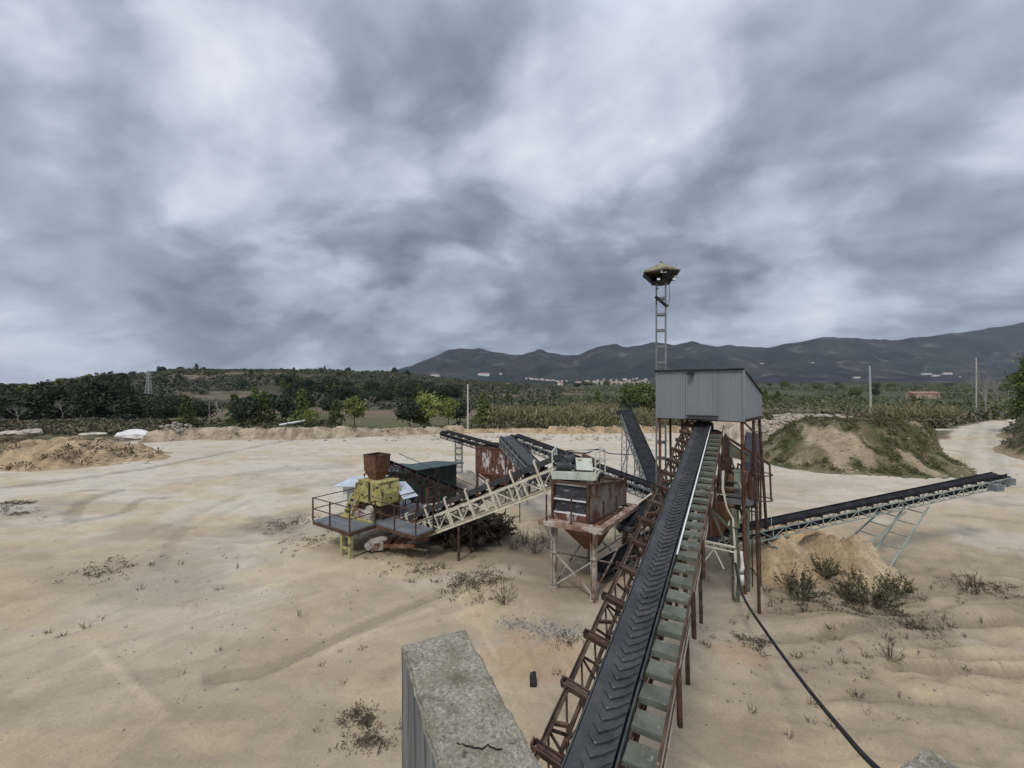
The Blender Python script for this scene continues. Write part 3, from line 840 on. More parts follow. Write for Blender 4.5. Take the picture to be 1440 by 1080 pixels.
Kd = KD.normalized(); KS = Kd.cross(V(0, 0, 1)).normalized(); KN = KS.cross(Kd); KL = KD.length
T0, T1 = -.165, 1.04
main = thing('inclined_conveyor', 'long inclined belt conveyor with chevron belt and green side steps, under the grey cabin', 'conveyor', tuple(K(T0)))
TP = [(-.21, .055), (-.09, 0), (.16, 0), (.29, .06)]            # trough profile across the belt
bm_ = MB(); seg = 40
for top in (0, 1):
    pass
rows = []
for i in range(seg + 1):
    t = T0 + (T1 - T0) * i / seg
    rows.append([K(t, s, n) for s, n in TP] + [K(t, s, n - .014) for s, n in reversed(TP)])
for i in range(seg): bm_.loft(rows[i], rows[i + 1], caps=False)
bm_.f.append(tuple(range(8))); 
bm_.add([K(T0, -.21, -.33), K(T0, .29, -.33), K(T1, .29, -.33), K(T1, -.21, -.33), K(T0, -.21, -.345), K(T0, .29, -.345), K(T1, .29, -.345), K(T1, -.21, -.345)], [(0, 1, 2, 3), (7, 6, 5, 4), (0, 4, 5, 1), (2, 6, 7, 3), (1, 5, 6, 2), (3, 7, 4, 0)])
ch = bm_; sp_ = .165; nch = int((T1 - T0) * KL / sp_)
for i in range(nch):
    t = T0 + (i * sp_ + .05) / KL

    def q(s, n, al): return K(t + al / KL, s, n + .008)
    for sg in (-1, 1):
        pts = [q(.022, .0, 0), q(-.07, 0, .095)] if sg < 0 else [q(.026, .0, 0), q(.16, 0, .10), q(.275, .053, .175)]
        for p0, p1 in zip(pts[:-1], pts[1:]):
            d = (p1 - p0).normalized()
            sdv = d.cross(KN).normalized() * .014
            ch.loft([p0 - sdv, p0 + sdv, p0 + sdv * .6 + KN * .024, p0 - sdv * .6 + KN * .024], [p1 - sdv, p1 + sdv, p1 + sdv * .6 + KN * .02, p1 - sdv * .6 + KN * .02])
tp_ = bm_; nf_ = len(bm_.f)                                            # worn chevron noses, made paler to paint in their highlight
for i in range(nch):
    t = T0 + (i * sp_ + .05) / KL; w_ = lambda s, n, al: K(t + al / KL, s, n + .008)
    tp_.loft([w_(-.004, .0, .026), w_(.024, .0, -.022), w_(.056, .0, .022), w_(.024, 0, .008)], [w_(-.002, .027, .026), w_(.024, .027, -.014), w_(.054, .027, .022), w_(.024, .027, .012)])
belt = bm_.build('belt', M['rubber'], main); belt.data.materials.append(M['rubber_worn_glint'])
for pg in belt.data.polygons[nf_:]: pg.material_index = 1
# frame: side channels, left lattice truss
fr = MB()
sk = MB()
for s in (-.25, .325): sk.bar(K(T0, s, -.03), K(T1, s, -.03), .025, .09)
sk.build('side_channel', M['dark_steel'], main)
for s in (-.345, .345): fr.bar(K(T0, s, -.5), K(T1, s, -.5), .06, .06)
nb = 26
for i in range(nb + 1):
    t = T0 + (T1 - T0) * i / nb; t2 = T0 + (T1 - T0) * (i + 1) / nb
    for s in (-.35, .35):
        fr.bar(K(t, s, -.09), K(t, s, -.47), .045, .045)
        if i < nb: fr.bar(K(t, s + .004, -.09), K(t2, s + .004, -.47), .03, .03)
    fr.bar(K(t, -.32, -.5), K(t, .32, -.5), .04, .035)
fr.build('frame', M['rust'], main)
tr = MB()
tr.angle(K(T0, -.60, -.02), K(T1, -.60, -.02), .055, .012); tr.bar(K(T0, -.5, -.46), K(T1, -.5, -.46), .05, .05)
for i in range(nb):
    t = T0 + (T1 - T0) * i / nb; t2 = T0 + (T1 - T0) * (i + .5) / nb; t3 = T0 + (T1 - T0) * (i + 1) / nb
    tr.bar(K(t, -.60, -.04), K(t2, -.5, -.44), .035, .04); tr.bar(K(t2, -.5, -.44), K(t3, -.60, -.04), .03, .035)
    if i % 2 == 0: tr.bar(K(t, -.6, -.06), K(t, -.37, -.46), .03, .03)
tr.build('side_truss', M['rust_brown'], main)
# idler brackets sticking out on the left, each with its roller
ni = 17
for i in range(ni):
    t = T0 + .02 + (T1 - T0 - .06) * i / (ni - 1)
    b = MB()
    for o in (-.05, .05):
        tt = t + o / KL
        b.bar(K(tt, -.66, .03), K(tt, -.26, -.08), .022, .09, KN)
    b.bar(K(t - .05 / KL, -.67, .03), K(t + .05 / KL, -.67, .03), .025, .11, KN)
    b.tube([K(t, -.62, .035), K(t, -.3, -.055)], .035, 8)
    b.bar(K(t, -.36, -.1), K(t, .36, -.1), .05, .03, KN)
    b.build('idler_bracket', M['rust_dark' if i % 3 else 'rust_brown'], main)
    r = MB(); r.tube([K(t, -.08, -.055), K(t, .15, -.055)], .035, 10); r.tube([K(t, .17, -.05), K(t, .29, .0)], .035, 10); r.tube([K(t, -.1, -.05), K(t, -.21, .0)], .035, 10)
    r.build('idler_roller', M['dark_steel'], main)
    if i % 2 == 0:
        b2 = MB(); b2.bar(K(t + .4 / KL, -.62, -.05), K(t + .4 / KL, -.35, .02), .04, .05, KN); b2.build('stay', M['rust'], main)
# green steps on the right
step = .43; k = 0; al = T0 * KL + .1
rs = random.Random(5)
while al < .93 * KL:
    t = al / KL
    c = K(t + rs.uniform(-.0012, .0012), .36, -.06); wd = .39 + rs.uniform(-.008, .01)
    fw = V(Kd.x, Kd.y, 0).normalized(); dz = rs.uniform(-.008, .008)
    b = MB()
    p = [c - fw * .165, c + KS * wd - fw * .165, c + KS * wd + fw * .165, c + fw * .165]
    b.slab([q_ + V(0, 0, dz + rs.uniform(-.008, .008)) for q_ in p], .03)
    b.bar(c - fw * .17 + V(0, 0, -.03), c + KS * wd - fw * .17 + V(0, 0, -.03), .012, .06)
    b.build('step', M['green_paint'], main)
    al += step; k += 1
b = MB(); b.bar(K(T0, .80, -.09), K(.95, .80, -.09), .03, .1); b.build('stringer', M['cream'], main)
b = MB(); b.bar(K(T0, .36, -.16), K(.95, .36, -.16), .025, .06); b.build('inner_stringer', M['rust_dark'], main)
hr = MB(); hr.bar(K(T0, .83, .42), K(.9, .83, .42), .035, .035); hr.bar(K(T0, .83, .14), K(.62, .83, .14), .02, .03)
hr.build('handrail', M['rust'], main)
for i, t in enumerate((-.12, .0, .1, .22, .34, .46, .58, .70, .82)):
    b = MB(); p = K(t, .84, .44); b.angle(p, p + V(0, 0, -.78) + KS * .02, .05, .012, V(0, 1, 0)); b.build('handrail_post', M['rust_dark' if i % 2 else 'rust'], main)
b = MB(); b.tube([K(.34, .36, .02), K(.5, .36, .04), K(.7, .36, .07), K(.85, .355, .10), K(.955, .36, .14)], .019, 10); b.build('side_pipe', M['white_pipe'], main, smooth=True)
for t in (.5, .74):
    b = MB()
    for s in (-.3, .2):
        p = K(t, s, -.5); z = ground_at(p.x, p.y); qf = V(p.x, p.y, z - .1) + KS * (s * .5); b.bar(p, qf, .1, .1)
    p = K(t, -.42, -.5); b.bar(V(p.x, p.y, .35 * p.z) , K(t, .2, -.6), .05, .05)
    b.build('support_leg', M['rust'], main)
b = MB(); b.tube([K(T1 - .012, -.34, -.165), K(T1 - .012, .34, -.165)], .165, 20); b.build('head_drum', M['dark_steel'], main, smooth=False)
b = MB(); b.slab([K(.955, -.5, .55), K(.955, .6, .55), K(.99, .6, .4), K(.99, -.5, .4)], .03); b.build('head_hood', M['trim_dark'], main)

# ================================================================ GREY CABIN
FR = V(8.23, 15.2, 0); CU = V(-.775, .632, 0); CVv = V(.683, .730, 0); CW, CD = 3.12, 2.55
ZB, ZT = 6.24, 8.08
FL = FR + CU * CW; BR = FR + CVv * CD; BL = FL + CVv * CD
cab = thing('cabin', 'grey corrugated metal cabin on rusty posts at the top of the inclined conveyor', 'cabin', (FR.x, FR.y, ground_at(FR.x, FR.y)))


def corrugated(mb, a, b_, zb, za, zb2, pitch=.1, dep=.022):
    """trapezoid-profile sheet from a to b_; top height runs from za to zb2"""
    L = (b_ - a).length; d = (b_ - a).normalized(); nn = V(d.y, -d.x, 0)
    n = int(L / pitch); pr = []
    for i in range(n):
        x0 = i * L / n
        for fx, o in ((0, 0), (.45, 0), (.55, 1), (.9, 1)):
            pr.append((x0 + fx * L / n, o * dep))
    pr.append((L, 0)); vs = []
    for x, o in pr:
        p = a + d * x + nn * o; zt = za + (zb2 - za) * x / L
        vs += [V(p.x, p.y, zb), V(p.x, p.y, zt)]
    fs = [(2 * i, 2 * i + 2, 2 * i + 3, 2 * i + 1) for i in range(len(pr) - 1)]
    k = len(vs)
    vs += [v - nn * .004 for v in vs]; fs += [tuple(j + k for j in reversed(f)) for f in fs]
    mb.add(vs, fs)


zlow = ZT - .92
for i, (t0, t1) in enumerate(((0, .36), (.363, .735), (.738, 1.0))):
    b = MB(); dz = (-.006, .008, -.004)[i]
    corrugated(b, FL + (FR - FL) * t0, FL + (FR - FL) * t1, ZB + dz, ZT, ZT, .085, .02); b.build('front_panel', M['cladding'], cab)
b = MB(); e = FR + CVv * .03; corrugated(b, e, BR, ZB, ZT - .01, zlow, .085, .02); b.build('side_panel', M['cladding'], cab)
b = MB(); corrugated(b, BL, FL + CVv * .03, ZB, zlow, ZT - .01, .085, .02); b.build('side_panel', M['cladding'], cab)
b = MB(); corrugated(b, BR - CVv * .01, BL - CVv * .01, ZB, zlow - .02, zlow - .02, .085, .02); b.build('back_panel', M['cladding'], cab)
o1 = -CVv * .10
b = MB(); up = V(0, 0, 1)
q0 = [FL + o1 + CU * .06 + up * (ZT + .05), FR + o1 - CU * .06 + up * (ZT + .05), BR + CVv * .1 - CU * .06 + up * (zlow + .02), BL + CVv * .1 + CU * .06 + up * (zlow + .02)]
b.slab(q0, .03)
for i in range(32):
    p = FL + o1 + (FR - FL) * ((i + .5) / 32) + up * (ZT + .03); b.box(p, (.045, .05, .045), math.atan2(CU.y, CU.x))
b.build('roof', M['trim_dark'], cab)
b = MB(); b.bar(FR + up * ZB - CVv * .035 - CU * .03, FR + up * (ZT) - CVv * .035 - CU * .03, .07, .07, V(1, 0, 0)); b.build('corner_trim', M['cladding'], cab)
b = MB(); b.bar(FL + up * (ZB + .02) + CVv * .05, FR + up * (ZB + .02) + CVv * .05, .06, .12); b.bar(FR + up * (ZB + .02) + CVv * .1, BR + up * (ZB + .02) - CVv * .1, .06, .12)
b.bar(BL + up * (ZB + .02) - CVv * .06, BR + up * (ZB + .02) - CVv * .06, .06, .12); b.bar(FL + up * (ZB + .02) + CVv * .1, BL + up * (ZB + .02) - CVv * .1, .06, .12)
b.build('base_beam', M['rust_dark'], cab)
b = MB(); p = FL + (FR - FL) * .44 - CVv * .16 + up * (ZT - .1); b.box(p, (.2, .16, .12), math.atan2(CU.y, CU.x)); b.box(p - CVv * .1 + up * -.02, (.12, .06, .08), math.atan2(CU.y, CU.x)); b.build('floodlight', M['trim_dark'], cab)


def post(mb, p, q, w=.09):
    mb.angle(p, q, w, .02, V(0, 1, 0)); return mb


for (p, lean, m_, ww) in ((FR + CVv * .06 + CU * .06, V(.12, 0, 0), 'rust_orange', .07), (FL + CVv * .06 - CU * .1, V(0, 0, 0), 'rust_orange', .07), (BR - CVv * .1 + CU * .06, V(.25, -.2, 0), 'rust_dark', .065), (BL - CVv * .1 - CU * .06, V(0, 0, 0), 'rust_dark', .065), (FL + CVv * 1.3, V(.05, 0, 0), 'rust_dark', .06), (FR + CVv * 1.35, V(.0, 0, 0), 'rust', .06)):
    g = p + lean * 1.0; z = ground_at(g.x, g.y)
    zz_ = 3.0 if ww == .06 else z - .1
    b = MB(); post(b, p + up * ZB, V(g.x, g.y, zz_), ww); b.build('post', M[m_], cab)
b = MB(); post(b, V(8.42, 14.85, 5.9), V(8.07, 13.92, -.1), .06); b.bar(V(8.42, 14.85, 5.9), V(8.42, 15.5, 6.2), .05); b.build('front_post', M['rust_dark'], cab)

# ================================================================ SCREENING PLANT under the cabin
scr = thing('screening_plant', 'rusty screening machine with green stairs and deck under the grey cabin', 'machine', (8.0, 16.6, 0))
S_ = lambda x, y, z: V(x, y, z)
ax, bx_ = V(.82, -.572, 0), V(.572, .82, 0)           # the plant's two directions
O = V(7.55, 16.6, 0)
b = MB()                                             # feed box with curved back
prof = [(-.2, 3.9), (.75, 3.9), (.85, 4.6), (.8, 5.2), (.62, 5.62), (.3, 5.78), (-.2, 5.75)]
b.prism([O + ax * x + up * z - bx_ * .5 for x, z in prof], bx_ * 1.1); b.build('feed_hood', M['rust_dark'], scr)
b = MB(); b.prism([O + ax * .9 + bx_ * -.5 + up * 5.45, O + ax * 1.5 + bx_ * -.4 + up * 5.0, O + ax * 1.5 + bx_ * -.4 + up * 4.75, O + ax * .9 + bx_ * -.5 + up * 4.9], bx_ * .05); b.build('side_plate', M['green_paint'], scr)
b = MB(); b.bar(O + ax * .8 - bx_ * .55 + up * 5.62, O + ax * 2.15 - bx_ * .45 + up * 4.75, .06, .09); b.bar(O + ax * 2.15 - bx_ * .45 + up * 4.75, O + ax * 2.2 - bx_ * .45 + up * 3.5, .06, .06); b.build('brace', M['rust_dark'], scr)
b = MB()                                             # screen box, tilted
b.prism([O + ax * -.8 + up * 3.5, O + ax * 1.6 + up * 3.3, O + ax * 1.6 + up * 4.05, O + ax * -.8 + up * 4.5], bx_ * 1.5); b.build('screen_box', M['cone_rust'], scr)
b = MB(); rc = lambda h_, z: [O + ax * (.35 + sx * h_) + bx_ * (-.1 + sy * h_) + up * z for sx, sy in ((-1, -1), (1, -1), (1, 1), (-1, 1))]
b.loft(rc(.72, 3.2), rc(.22, 1.75)); b.build('discharge_cone', M['cone_rust'], scr)
# deck
dk = [P(1019, 707, 15.6), P(1058, 714, 15.3), P(1063, 703, 17.2), P(1028, 697, 17.4)]
zd = 3.35; dk = [V(p.x, p.y, zd) for p in dk]
b = MB(); b.slab(dk, .06)
for i in range(4): b.bar(dk[i] - up * .08, dk[(i + 1) % 4] - up * .08, .05, .12)
b.build('deck', M['deck_grey'], scr)
b = MB(); b.bar(V(7.75, 14.95, zd - .16), V(7.80, 14.85, -.1), .17, .2, V(0, 1, 0))
for zz2 in (.9, 1.9, 2.6): b.box((7.78, 14.9, zz2), (.24, .26, .05))
b.build('green_post', M['green_paint'], scr)
b = MB(); b.bar(V(8.55, 15.5, zd - .12), V(8.55, 15.5, -.1), .12, .12, V(0, 1, 0)); b.bar(V(9.0, 17.1, zd - .12), V(9.0, 17.1, -.1), .12, .12, V(0, 1, 0)); b.bar(V(6.9, 17.4, 3.5), V(6.9, 17.4, -.1), .12, .12, V(0, 1, 0)); b.build('deck_leg', M['green_paint'], scr)
for p, q_ in ((V(7.75, 14.95, 2.3), V(8.5, 15.45, zd - .3)), (V(8.55, 15.5, 2.2), V(8.95, 17, zd - .3)), (V(7.75, 15, 2.4), V(7.2, 16.2, 3.2)), (V(7.2, 15.6, 3.2), V(7.7, 15, 1.5))):
    b = MB(); b.bar(p, q_, .07, .07); b.build('knee_brace', M['green_paint'], scr)
for i in range(7):                                   # stair flight going up away from the deck
    p = V(8.02, 15.75, zd + .16) + V(.03, .20, .21) * i; b = MB(); b.slab([p - ax * .42 - bx_ * .11, p + ax * .42 - bx_ * .11, p + ax * .42 + bx_ * .11, p - ax * .42 + bx_ * .11], .03); b.build('stair_tread', M['green_paint'], scr)
b = MB()
for sgn in (-.45, .45): b.bar(V(8.02, 15.65, zd + .02) + ax * sgn, V(8.24, 17.2, zd + 1.62) + ax * sgn, .03, .14)
b.build('stair_stringer', M['cream'], scr)
b = MB()
for p, q_ in ((V(7.5, 15.4, zd), V(7.72, 15.9, 5.75)), (V(8.62, 15.5, zd), V(8.62, 15.5, zd + 1.05)), (V(8.30, 15.2, zd + .02), V(8.3, 15.2, zd + 1.0)), (V(8.3, 15.2, zd + 1.0), V(8.62, 15.5, zd + 1.05)), (V(8.62, 15.5, zd + 1.05), V(9.05, 17.1, zd + 1.05)), (V(8.62, 15.5, zd + .55), V(9.05, 17.1, zd + .55)), (V(9.05, 17.1, zd), V(9.05, 17.1, zd + 1.05)), (V(8.85, 16.3, zd), V(8.85, 16.3, zd + 1.05))): b.bar(p, q_, .045, .045)
b.build('railing', M['rust'], scr)
b = MB(); b.box((8.5, 16.0, zd + .5), (.28, .3, .9), -.6); b.box((8.5, 16.0, zd + .98), (.32, .34, .05), -.6); b.box((8.41, 15.87, zd + .6), (.16, .03, .25), -.6); b.build('control_box', M['green_grey'], scr)
b = MB(); b.tube([V(8.62, 16.2, zd + .3), V(8.85, 15.95, zd + .3)], .17, 14); b.tube([V(8.58, 16.24, zd + .3), V(8.66, 16.16, zd + .3)], .2, 14); b.box((8.73, 16.08, zd + .08), (.4, .3, .1), -.8); b.build('motor', M['green_grey'], scr)
b = MB(); 
for k in range(3):
    o_ = V(.04 * k, .03 * k, 0)
    b.tube([V(7.45, 15.1, 4.5) + o_, V(7.38, 15.0, 3.9) + o_, V(7.5, 14.95, 3.3 - .1 * k) + o_, V(7.66, 14.82, 2.9) + o_, V(7.70, 14.78, 2.0) + o_, V(7.72 + .02 * k, 14.76, .9), V(7.7, 14.74, .2)], .024, 6)
b.build('wiring', M['cream'], scr, smooth=True)
b = MB(); b.tube([V(7.98, 14.84, 1.75), V(7.97, 14.82, 1.5), V(8.0, 14.81, 1.2), V(7.95, 14.8, 1.05)], .05, 10, .08); b.tube([V(7.97, 14.8, .95), V(7.99, 14.8, .62)], .07, 10); b.build('white_wrap', M['white'], scr, smooth=True)
b = MB(); b.tube([P(990, 761, 14.6), P(1033, 770, 14.75)], .045, 8); b.tube([P(992, 768, 14.4), P(1033, 777, 14.55)], .03, 8); b.build('white_pipe', M['cream'], scr)
b = MB(); b.bar(P(1004, 772, 14.5), P(1018, 800, 14.0), .03); b.bar(P(1004, 772, 14.5), P(990, 790, 14.4), .03); b.build('pipe_strut', M['cream'], scr)
# access ladder with safety hoops
lad = thing('caged_ladder', 'thin rusty access ladder with two round safety hoops beside the screening machine', 'ladder', (9.3, 15.8, 0))
for i, zc in enumerate((4.32, 3.42)):
    b = MB(); c = V(9.02, 15.45, zc); b.tube([c + V(math.cos(t) * .36, math.sin(t) * .36, 0) for t in np.linspace(0, 2 * math.pi, 25)], .02, 6); b.build('hoop', M['rust_dark'], lad)
b = MB(); b.bar(V(8.9, 15.78, 0), V(8.85, 15.8, 5.1), .04); b.bar(V(9.2, 15.75, 0), V(9.1, 15.8, 5.1), .04); b.build('rail', M['rust_dark'], lad)
for i in range(11):
    z = 2.2 + .27 * i; b = MB(); b.bar(V(8.89, 15.78, z), V(9.15, 15.765, z), .022); b.build('rung', M['rust_dark'], lad)
b = MB(); b.tube([V(9.37, 15.45, 4.32), V(9.385, 15.45, 3.42), V(9.4, 15.45, 2.3)], .006, 5); b.build('drop_cord', M['white'], lad)


# ================================================================ LAMP MAST
def lattice_mast(root, mb, base, top, w, pitch, leg=.05, diag=False, rz=0):
    h = top.z - base.z; n = int(h / pitch); k_ = len(mb.v)
    for sx, sy in ((-1, -1), (1, -1), (1, 1), (-1, 1)):
        o = V(sx * w / 2, sy * w / 2, 0); mb.bar(base + o, top + o, leg, leg, V(0, 1, 0))
    for i in range(n + 1):
        z = base.z + h * i / n; t = (z - base.z) / h; c = base + (top - base) * t
        for a_, b_ in (((-1, -1), (1, -1)), ((1, -1), (1, 1)), ((1, 1), (-1, 1)), ((-1, 1), (-1, -1))):
            p = c + V(a_[0] * w / 2, a_[1] * w / 2, 0); q_ = c + V(b_[0] * w / 2, b_[1] * w / 2, 0)
            mb.bar(p, q_, leg * .7, leg * 1.25)
            if diag and i < n: mb.bar(p, q_ + (top - base) / n, leg * .5, leg * .5)
    if rz:
        m_ = Matrix.Rotation(rz, 3, 'Z')
        for j in range(k_, len(mb.v)): v = mb.v[j]; o = V(base.x, base.y, 0); mb.v[j] = o + m_ @ (v - o)


YL = 19.6; mx = (929.5 - 720) / F * YL
mast = thing('lamp_mast', 'tall galvanised lattice lamp mast with hexagonal roofed floodlight head behind the cabin', 'lamp mast', (mx, YL, 0))
b = MB(); lattice_mast(mast, b, V(mx, YL, -.2), V(mx, YL, 12.25), .4, .72, .075, False, -math.atan2(mx, YL)); b.build('lattice_column', M['galv'], mast)
zh = 12.72


def ring(r, z, n=6, ph=.3): return [V(mx + r * math.cos(2 * math.pi * i / n + ph), YL + r * math.sin(2 * math.pi * i / n + ph), z) for i in range(n)]


b = MB(); b.loft(ring(.9, zh - .06), ring(.9, zh)); b.loft(ring(.9, zh + .004), ring(.12, zh + .42)); b.loft(ring(.11, zh + .424), ring(.02, zh + .56)); b.build('roof', M['roof_moss'], mast)
b = MB(); lo_, hi_ = ring(.46, 12.27), ring(.86, zh - .064)
for i in (0, 1, 2, 3, 4, 5):
    if i in (3,): continue
    j = (i + 1) % 6; b.slab([lo_[i], lo_[j], hi_[j], hi_[i]], .03)
b.loft(ring(.47, 12.2), ring(.47, 12.26)); b.build('lamp_skirt', M['trim_dark'], mast)
for dx, dy, dz, s in ((-.14, -.72, 12.6, .28), (-.3, -.55, 12.28, .15), (.42, -.5, 12.3, .16), (.5, -.45, 12.42, .16)):
    b = MB(); c = V(mx + dx, YL + dy, dz); b.loft([c + V(-s / 2, 0, -s / 3), c + V(s / 2, 0, -s / 3), c + V(s / 2, 0, s / 3), c + V(-s / 2, 0, s / 3)], [c + V(-s / 3, .18, -s / 4), c + V(s / 3, .18, -s / 4), c + V(s / 3, .18, s / 4), c + V(-s / 3, .18, s / 4)]); fl_ = b.build('floodlight', M['trim_dark'], mast)
    b = MB(); b.box(c + V(0, -.008, 0), (s * .9, .012, s * .6)); b.build('lens', M['lamp_glass'], fl_)
b = MB(); p0, p1 = P(921.5, 417, YL - .3), P(938, 431, YL - .3); b.bar(p0, p1, .12, .1); b.bar(p1, p1 + V(.1, 0, .05), .04); b.bar(P(922, 408, YL - .3), P(926, 405, YL - .3), .05); b.build('lamp_arm', M['trim_dark'], mast)
b = MB(); b.tube([P(941, 398, YL - .2), P(942, 415, YL - .2), P(941, 424, YL - .2), P(938, 430, YL - .3)], .012, 5); b.build('cable', M['hose'], mast)
# ================================================================ CONVEYORS, HOPPERS, CRUSHER in the yard
def conveyor(name, label, A, B, w, dep, mf, mb_, nbay=14, side_w=.05, idlers=8, group=None, skirt=0, top_gap=.1, carry=.07):
    """belt conveyor: lattice frame, troughed belt, idlers, drums. A is the tail, B the head (belt centre)."""
    A = Vector(A); B = Vector(B); d = (B - A); L = d.length; d.normalize(); s = d.cross(V(0, 0, 1)).normalized(); n = s.cross(d)
    root = thing(name, label, 'conveyor', (A.x, A.y, ground_at(A.x, A.y)), group)

    def Q(al, ss, nn): return A + d * al + s * ss + n * nn
    f = MB()
    for sg in (-1, 1):
        x = sg * (w / 2 + .05)
        f.bar(Q(0, x, -top_gap), Q(L, x, -top_gap), side_w, side_w * 1.4); f.bar(Q(0, x, -top_gap - dep), Q(L, x, -top_gap - dep), side_w, side_w)
        for i in range(nbay + 1):
            a0 = L * i / nbay
            f.bar(Q(a0, x, -top_gap), Q(a0, x, -top_gap - dep), side_w * .75, side_w * .7)
            if i < nbay:
                a1 = L * (i + 1) / nbay
                if i % 2: f.bar(Q(a0, x, -top_gap), Q(a1, x, -top_gap - dep), side_w * .6, side_w * .55)
                else: f.bar(Q(a0, x, -top_gap - dep), Q(a1, x, -top_gap), side_w * .6, side_w * .55)
    for i in range(nbay + 1):
        a0 = L * i / nbay; f.bar(Q(a0, -w / 2 - .03, -top_gap - dep), Q(a0, w / 2 + .03, -top_gap - dep), side_w * .7, side_w * .65)
    f.build('frame', M[mf], root)
    bt = MB(); seg = 10; pr = [(-w / 2, carry), (-w * .22, 0), (w * .22, 0), (w / 2, carry)]; rows = []
    for i in range(seg + 1):
        a0 = L * i / seg; rows.append([Q(a0, x, z) for x, z in pr] + [Q(a0, x, z - .02) for x, z in reversed(pr)])
    for i in range(seg): bt.loft(rows[i], rows[i + 1], caps=i in (0, seg - 1))
    rz = -min(.32, top_gap + dep * .7)
    bt.loft([Q(0, -w / 2, rz), Q(0, w / 2, rz), Q(0, w / 2, rz - .02), Q(0, -w / 2, rz - .02)], [Q(L, -w / 2, rz), Q(L, w / 2, rz), Q(L, w / 2, rz - .02), Q(L, -w / 2, rz - .02)])
    if skirt:
        for sg in (-1, 1): bt.bar(Q(.1, sg * (w / 2 + .02), carry), Q(L - .1, sg * (w / 2 + .02), carry), .015, skirt)
    bt.build('belt', M[mb_], root)
    for i in range(idlers):
        a0 = L * (i + .5) / idlers; b = MB()
        b.bar(Q(a0, -w / 2 - .06, -top_gap + .05), Q(a0, w / 2 + .06, -top_gap + .05), .05, .04)
        for sg in (-1, 1): b.bar(Q(a0, sg * (w / 2 + .05), -top_gap + .03), Q(a0, sg * (w / 2 + .05), carry + .02), .05, .03); b.tube([Q(a0, sg * w * .24, -.06), Q(a0, sg * w * .48, carry - .05)], .04, 8)
        b.tube([Q(a0, -w * .2, -.065), Q(a0, w * .2, -.065)], .04, 8)
        b.build('idler', M['dark_steel'] if mf != 'galv' else M['galv'], root)
    for nm, a0 in (('tail_drum', 0), ('head_drum', L)):
        b = MB(); b.tube([Q(a0, -w / 2 - .04, rz / 2), Q(a0, w / 2 + .04, rz / 2)], abs(rz) / 2, 14); b.build(nm, M['dark_steel'], root)
    return root, Q, L, s, d


def ladder_support(root, tops, foot, m, name='support_leg', rungs=3, w=.06):
    """pair of raking legs with rungs: tops two points, foot centre"""
    b = MB(); t0, t1 = tops; sp = (t1 - t0) * .5; f0, f1 = Vector(foot) - sp, Vector(foot) + sp
    b.bar(t0, f0, w); b.bar(t1, f1, w)
    for i in range(rungs):
        k = (i + .6) / (rungs + .2); b.bar(t0.lerp(f0, k), t1.lerp(f1, k), w * .7)
    return b.build(name, M[m], root)


# right-hand stockpile conveyor
A, B = P(1003, 753, 16.2), P(1408, 668, 20.3)
cv, Q, L, s, d = conveyor('stockpile_conveyor', 'long black belt stacking conveyor on green grey lattice reaching out to the right', A, B, .46, .36, 'green_grey', 'belt_dusty', 26, .04, 18, skirt=.12)
at = lambda px: [Q(a0, 0, 0) for a0 in np.linspace(0, L, 300) if abs(720 + F * Q(a0, 0, 0).x / Q(a0, 0, 0).y - px) < 4][0]
fx, fy = G(1246, 800)
p = at(1294); ladder_support(cv, (p - s * .4 - V(0, 0, .5), p + s * .4 - V(0, 0, .5)), V(fx + .1, fy + .5, -.1), 'green_grey', rungs=5, w=.06)
p = at(1262); ladder_support(cv, (p - s * .4 - V(0, 0, .5), p + s * .4 - V(0, 0, .5)), V(p.x - 2.1, p.y + .3, -.1), 'green_grey', rungs=5, w=.06)
b = MB(); p = at(1075); q_ = P(1142, 784, 16.6); q_.z = .3
for k in (-.3, .3): b.bar(p + s * k - V(0, 0, .55), q_ + s * k, .05)
b.bar((p + q_) / 2 - s * .3 - V(0, 0, .27), (p + q_) / 2 + s * .3 - V(0, 0, .27), .04); b.build('tie_bar', M['green_grey'], cv)
b = MB(); b.box(Q(L - .05, -.05, -.25), (.5, .9, .3), math.atan2(d.y, d.x)); b.box(Q(L - 1.3, .45, -.3), (.55, .3, .3), math.atan2(d.y, d.x)); b.build('drive_motor', M['galv'], cv)

# conveyor rising behind the cabin to the left
A, B = P(937, 712, 19.6), P(880, 577, 32.5)
cv, Q, L, s, d = conveyor('stockpile_conveyor', 'steep dark conveyor rising behind the inclined conveyor, on a pale lattice tower', A, B, .78, .5, 'galv', 'belt_dusty', 18, .06, 10, skirt=.14)
b = MB()
tp = Q(L * .80, 0, -.65); ft = V(tp.x, tp.y, ground_at(tp.x, tp.y) - .1)
for sg in (-.45, .45):
    for o in (-.22, .22): b.bar(tp + s * sg + V(o * .7, 0, 0), ft + s * sg + V(o, 0, 0), .05)
    nn = 9
    for i in range(nn):
        k0, k1 = i / nn, (i + 1) / nn; b.bar((tp + s * sg).lerp(ft + s * sg, k0) + V(-.2, 0, 0), (tp + s * sg).lerp(ft + s * sg, k1) + V(.2, 0, 0), .03); b.bar((tp + s * sg).lerp(ft + s * sg, k0) + V(.2, 0, 0), (tp + s * sg).lerp(ft + s * sg, k1) + V(-.2, 0, 0), .025)
b.build('lattice_tower', M['galv'], cv)
b = MB(); p = Q(L * .62, 0, -.6)
for sg in (-.45, .45): b.bar(p + s * sg, V(p.x, p.y + 3.4, -.1) + s * sg, .04); b.bar(p + s * sg, ft + V(0, 0, .3) + s * sg, .04)
b.build('brace', M['galv'], cv)
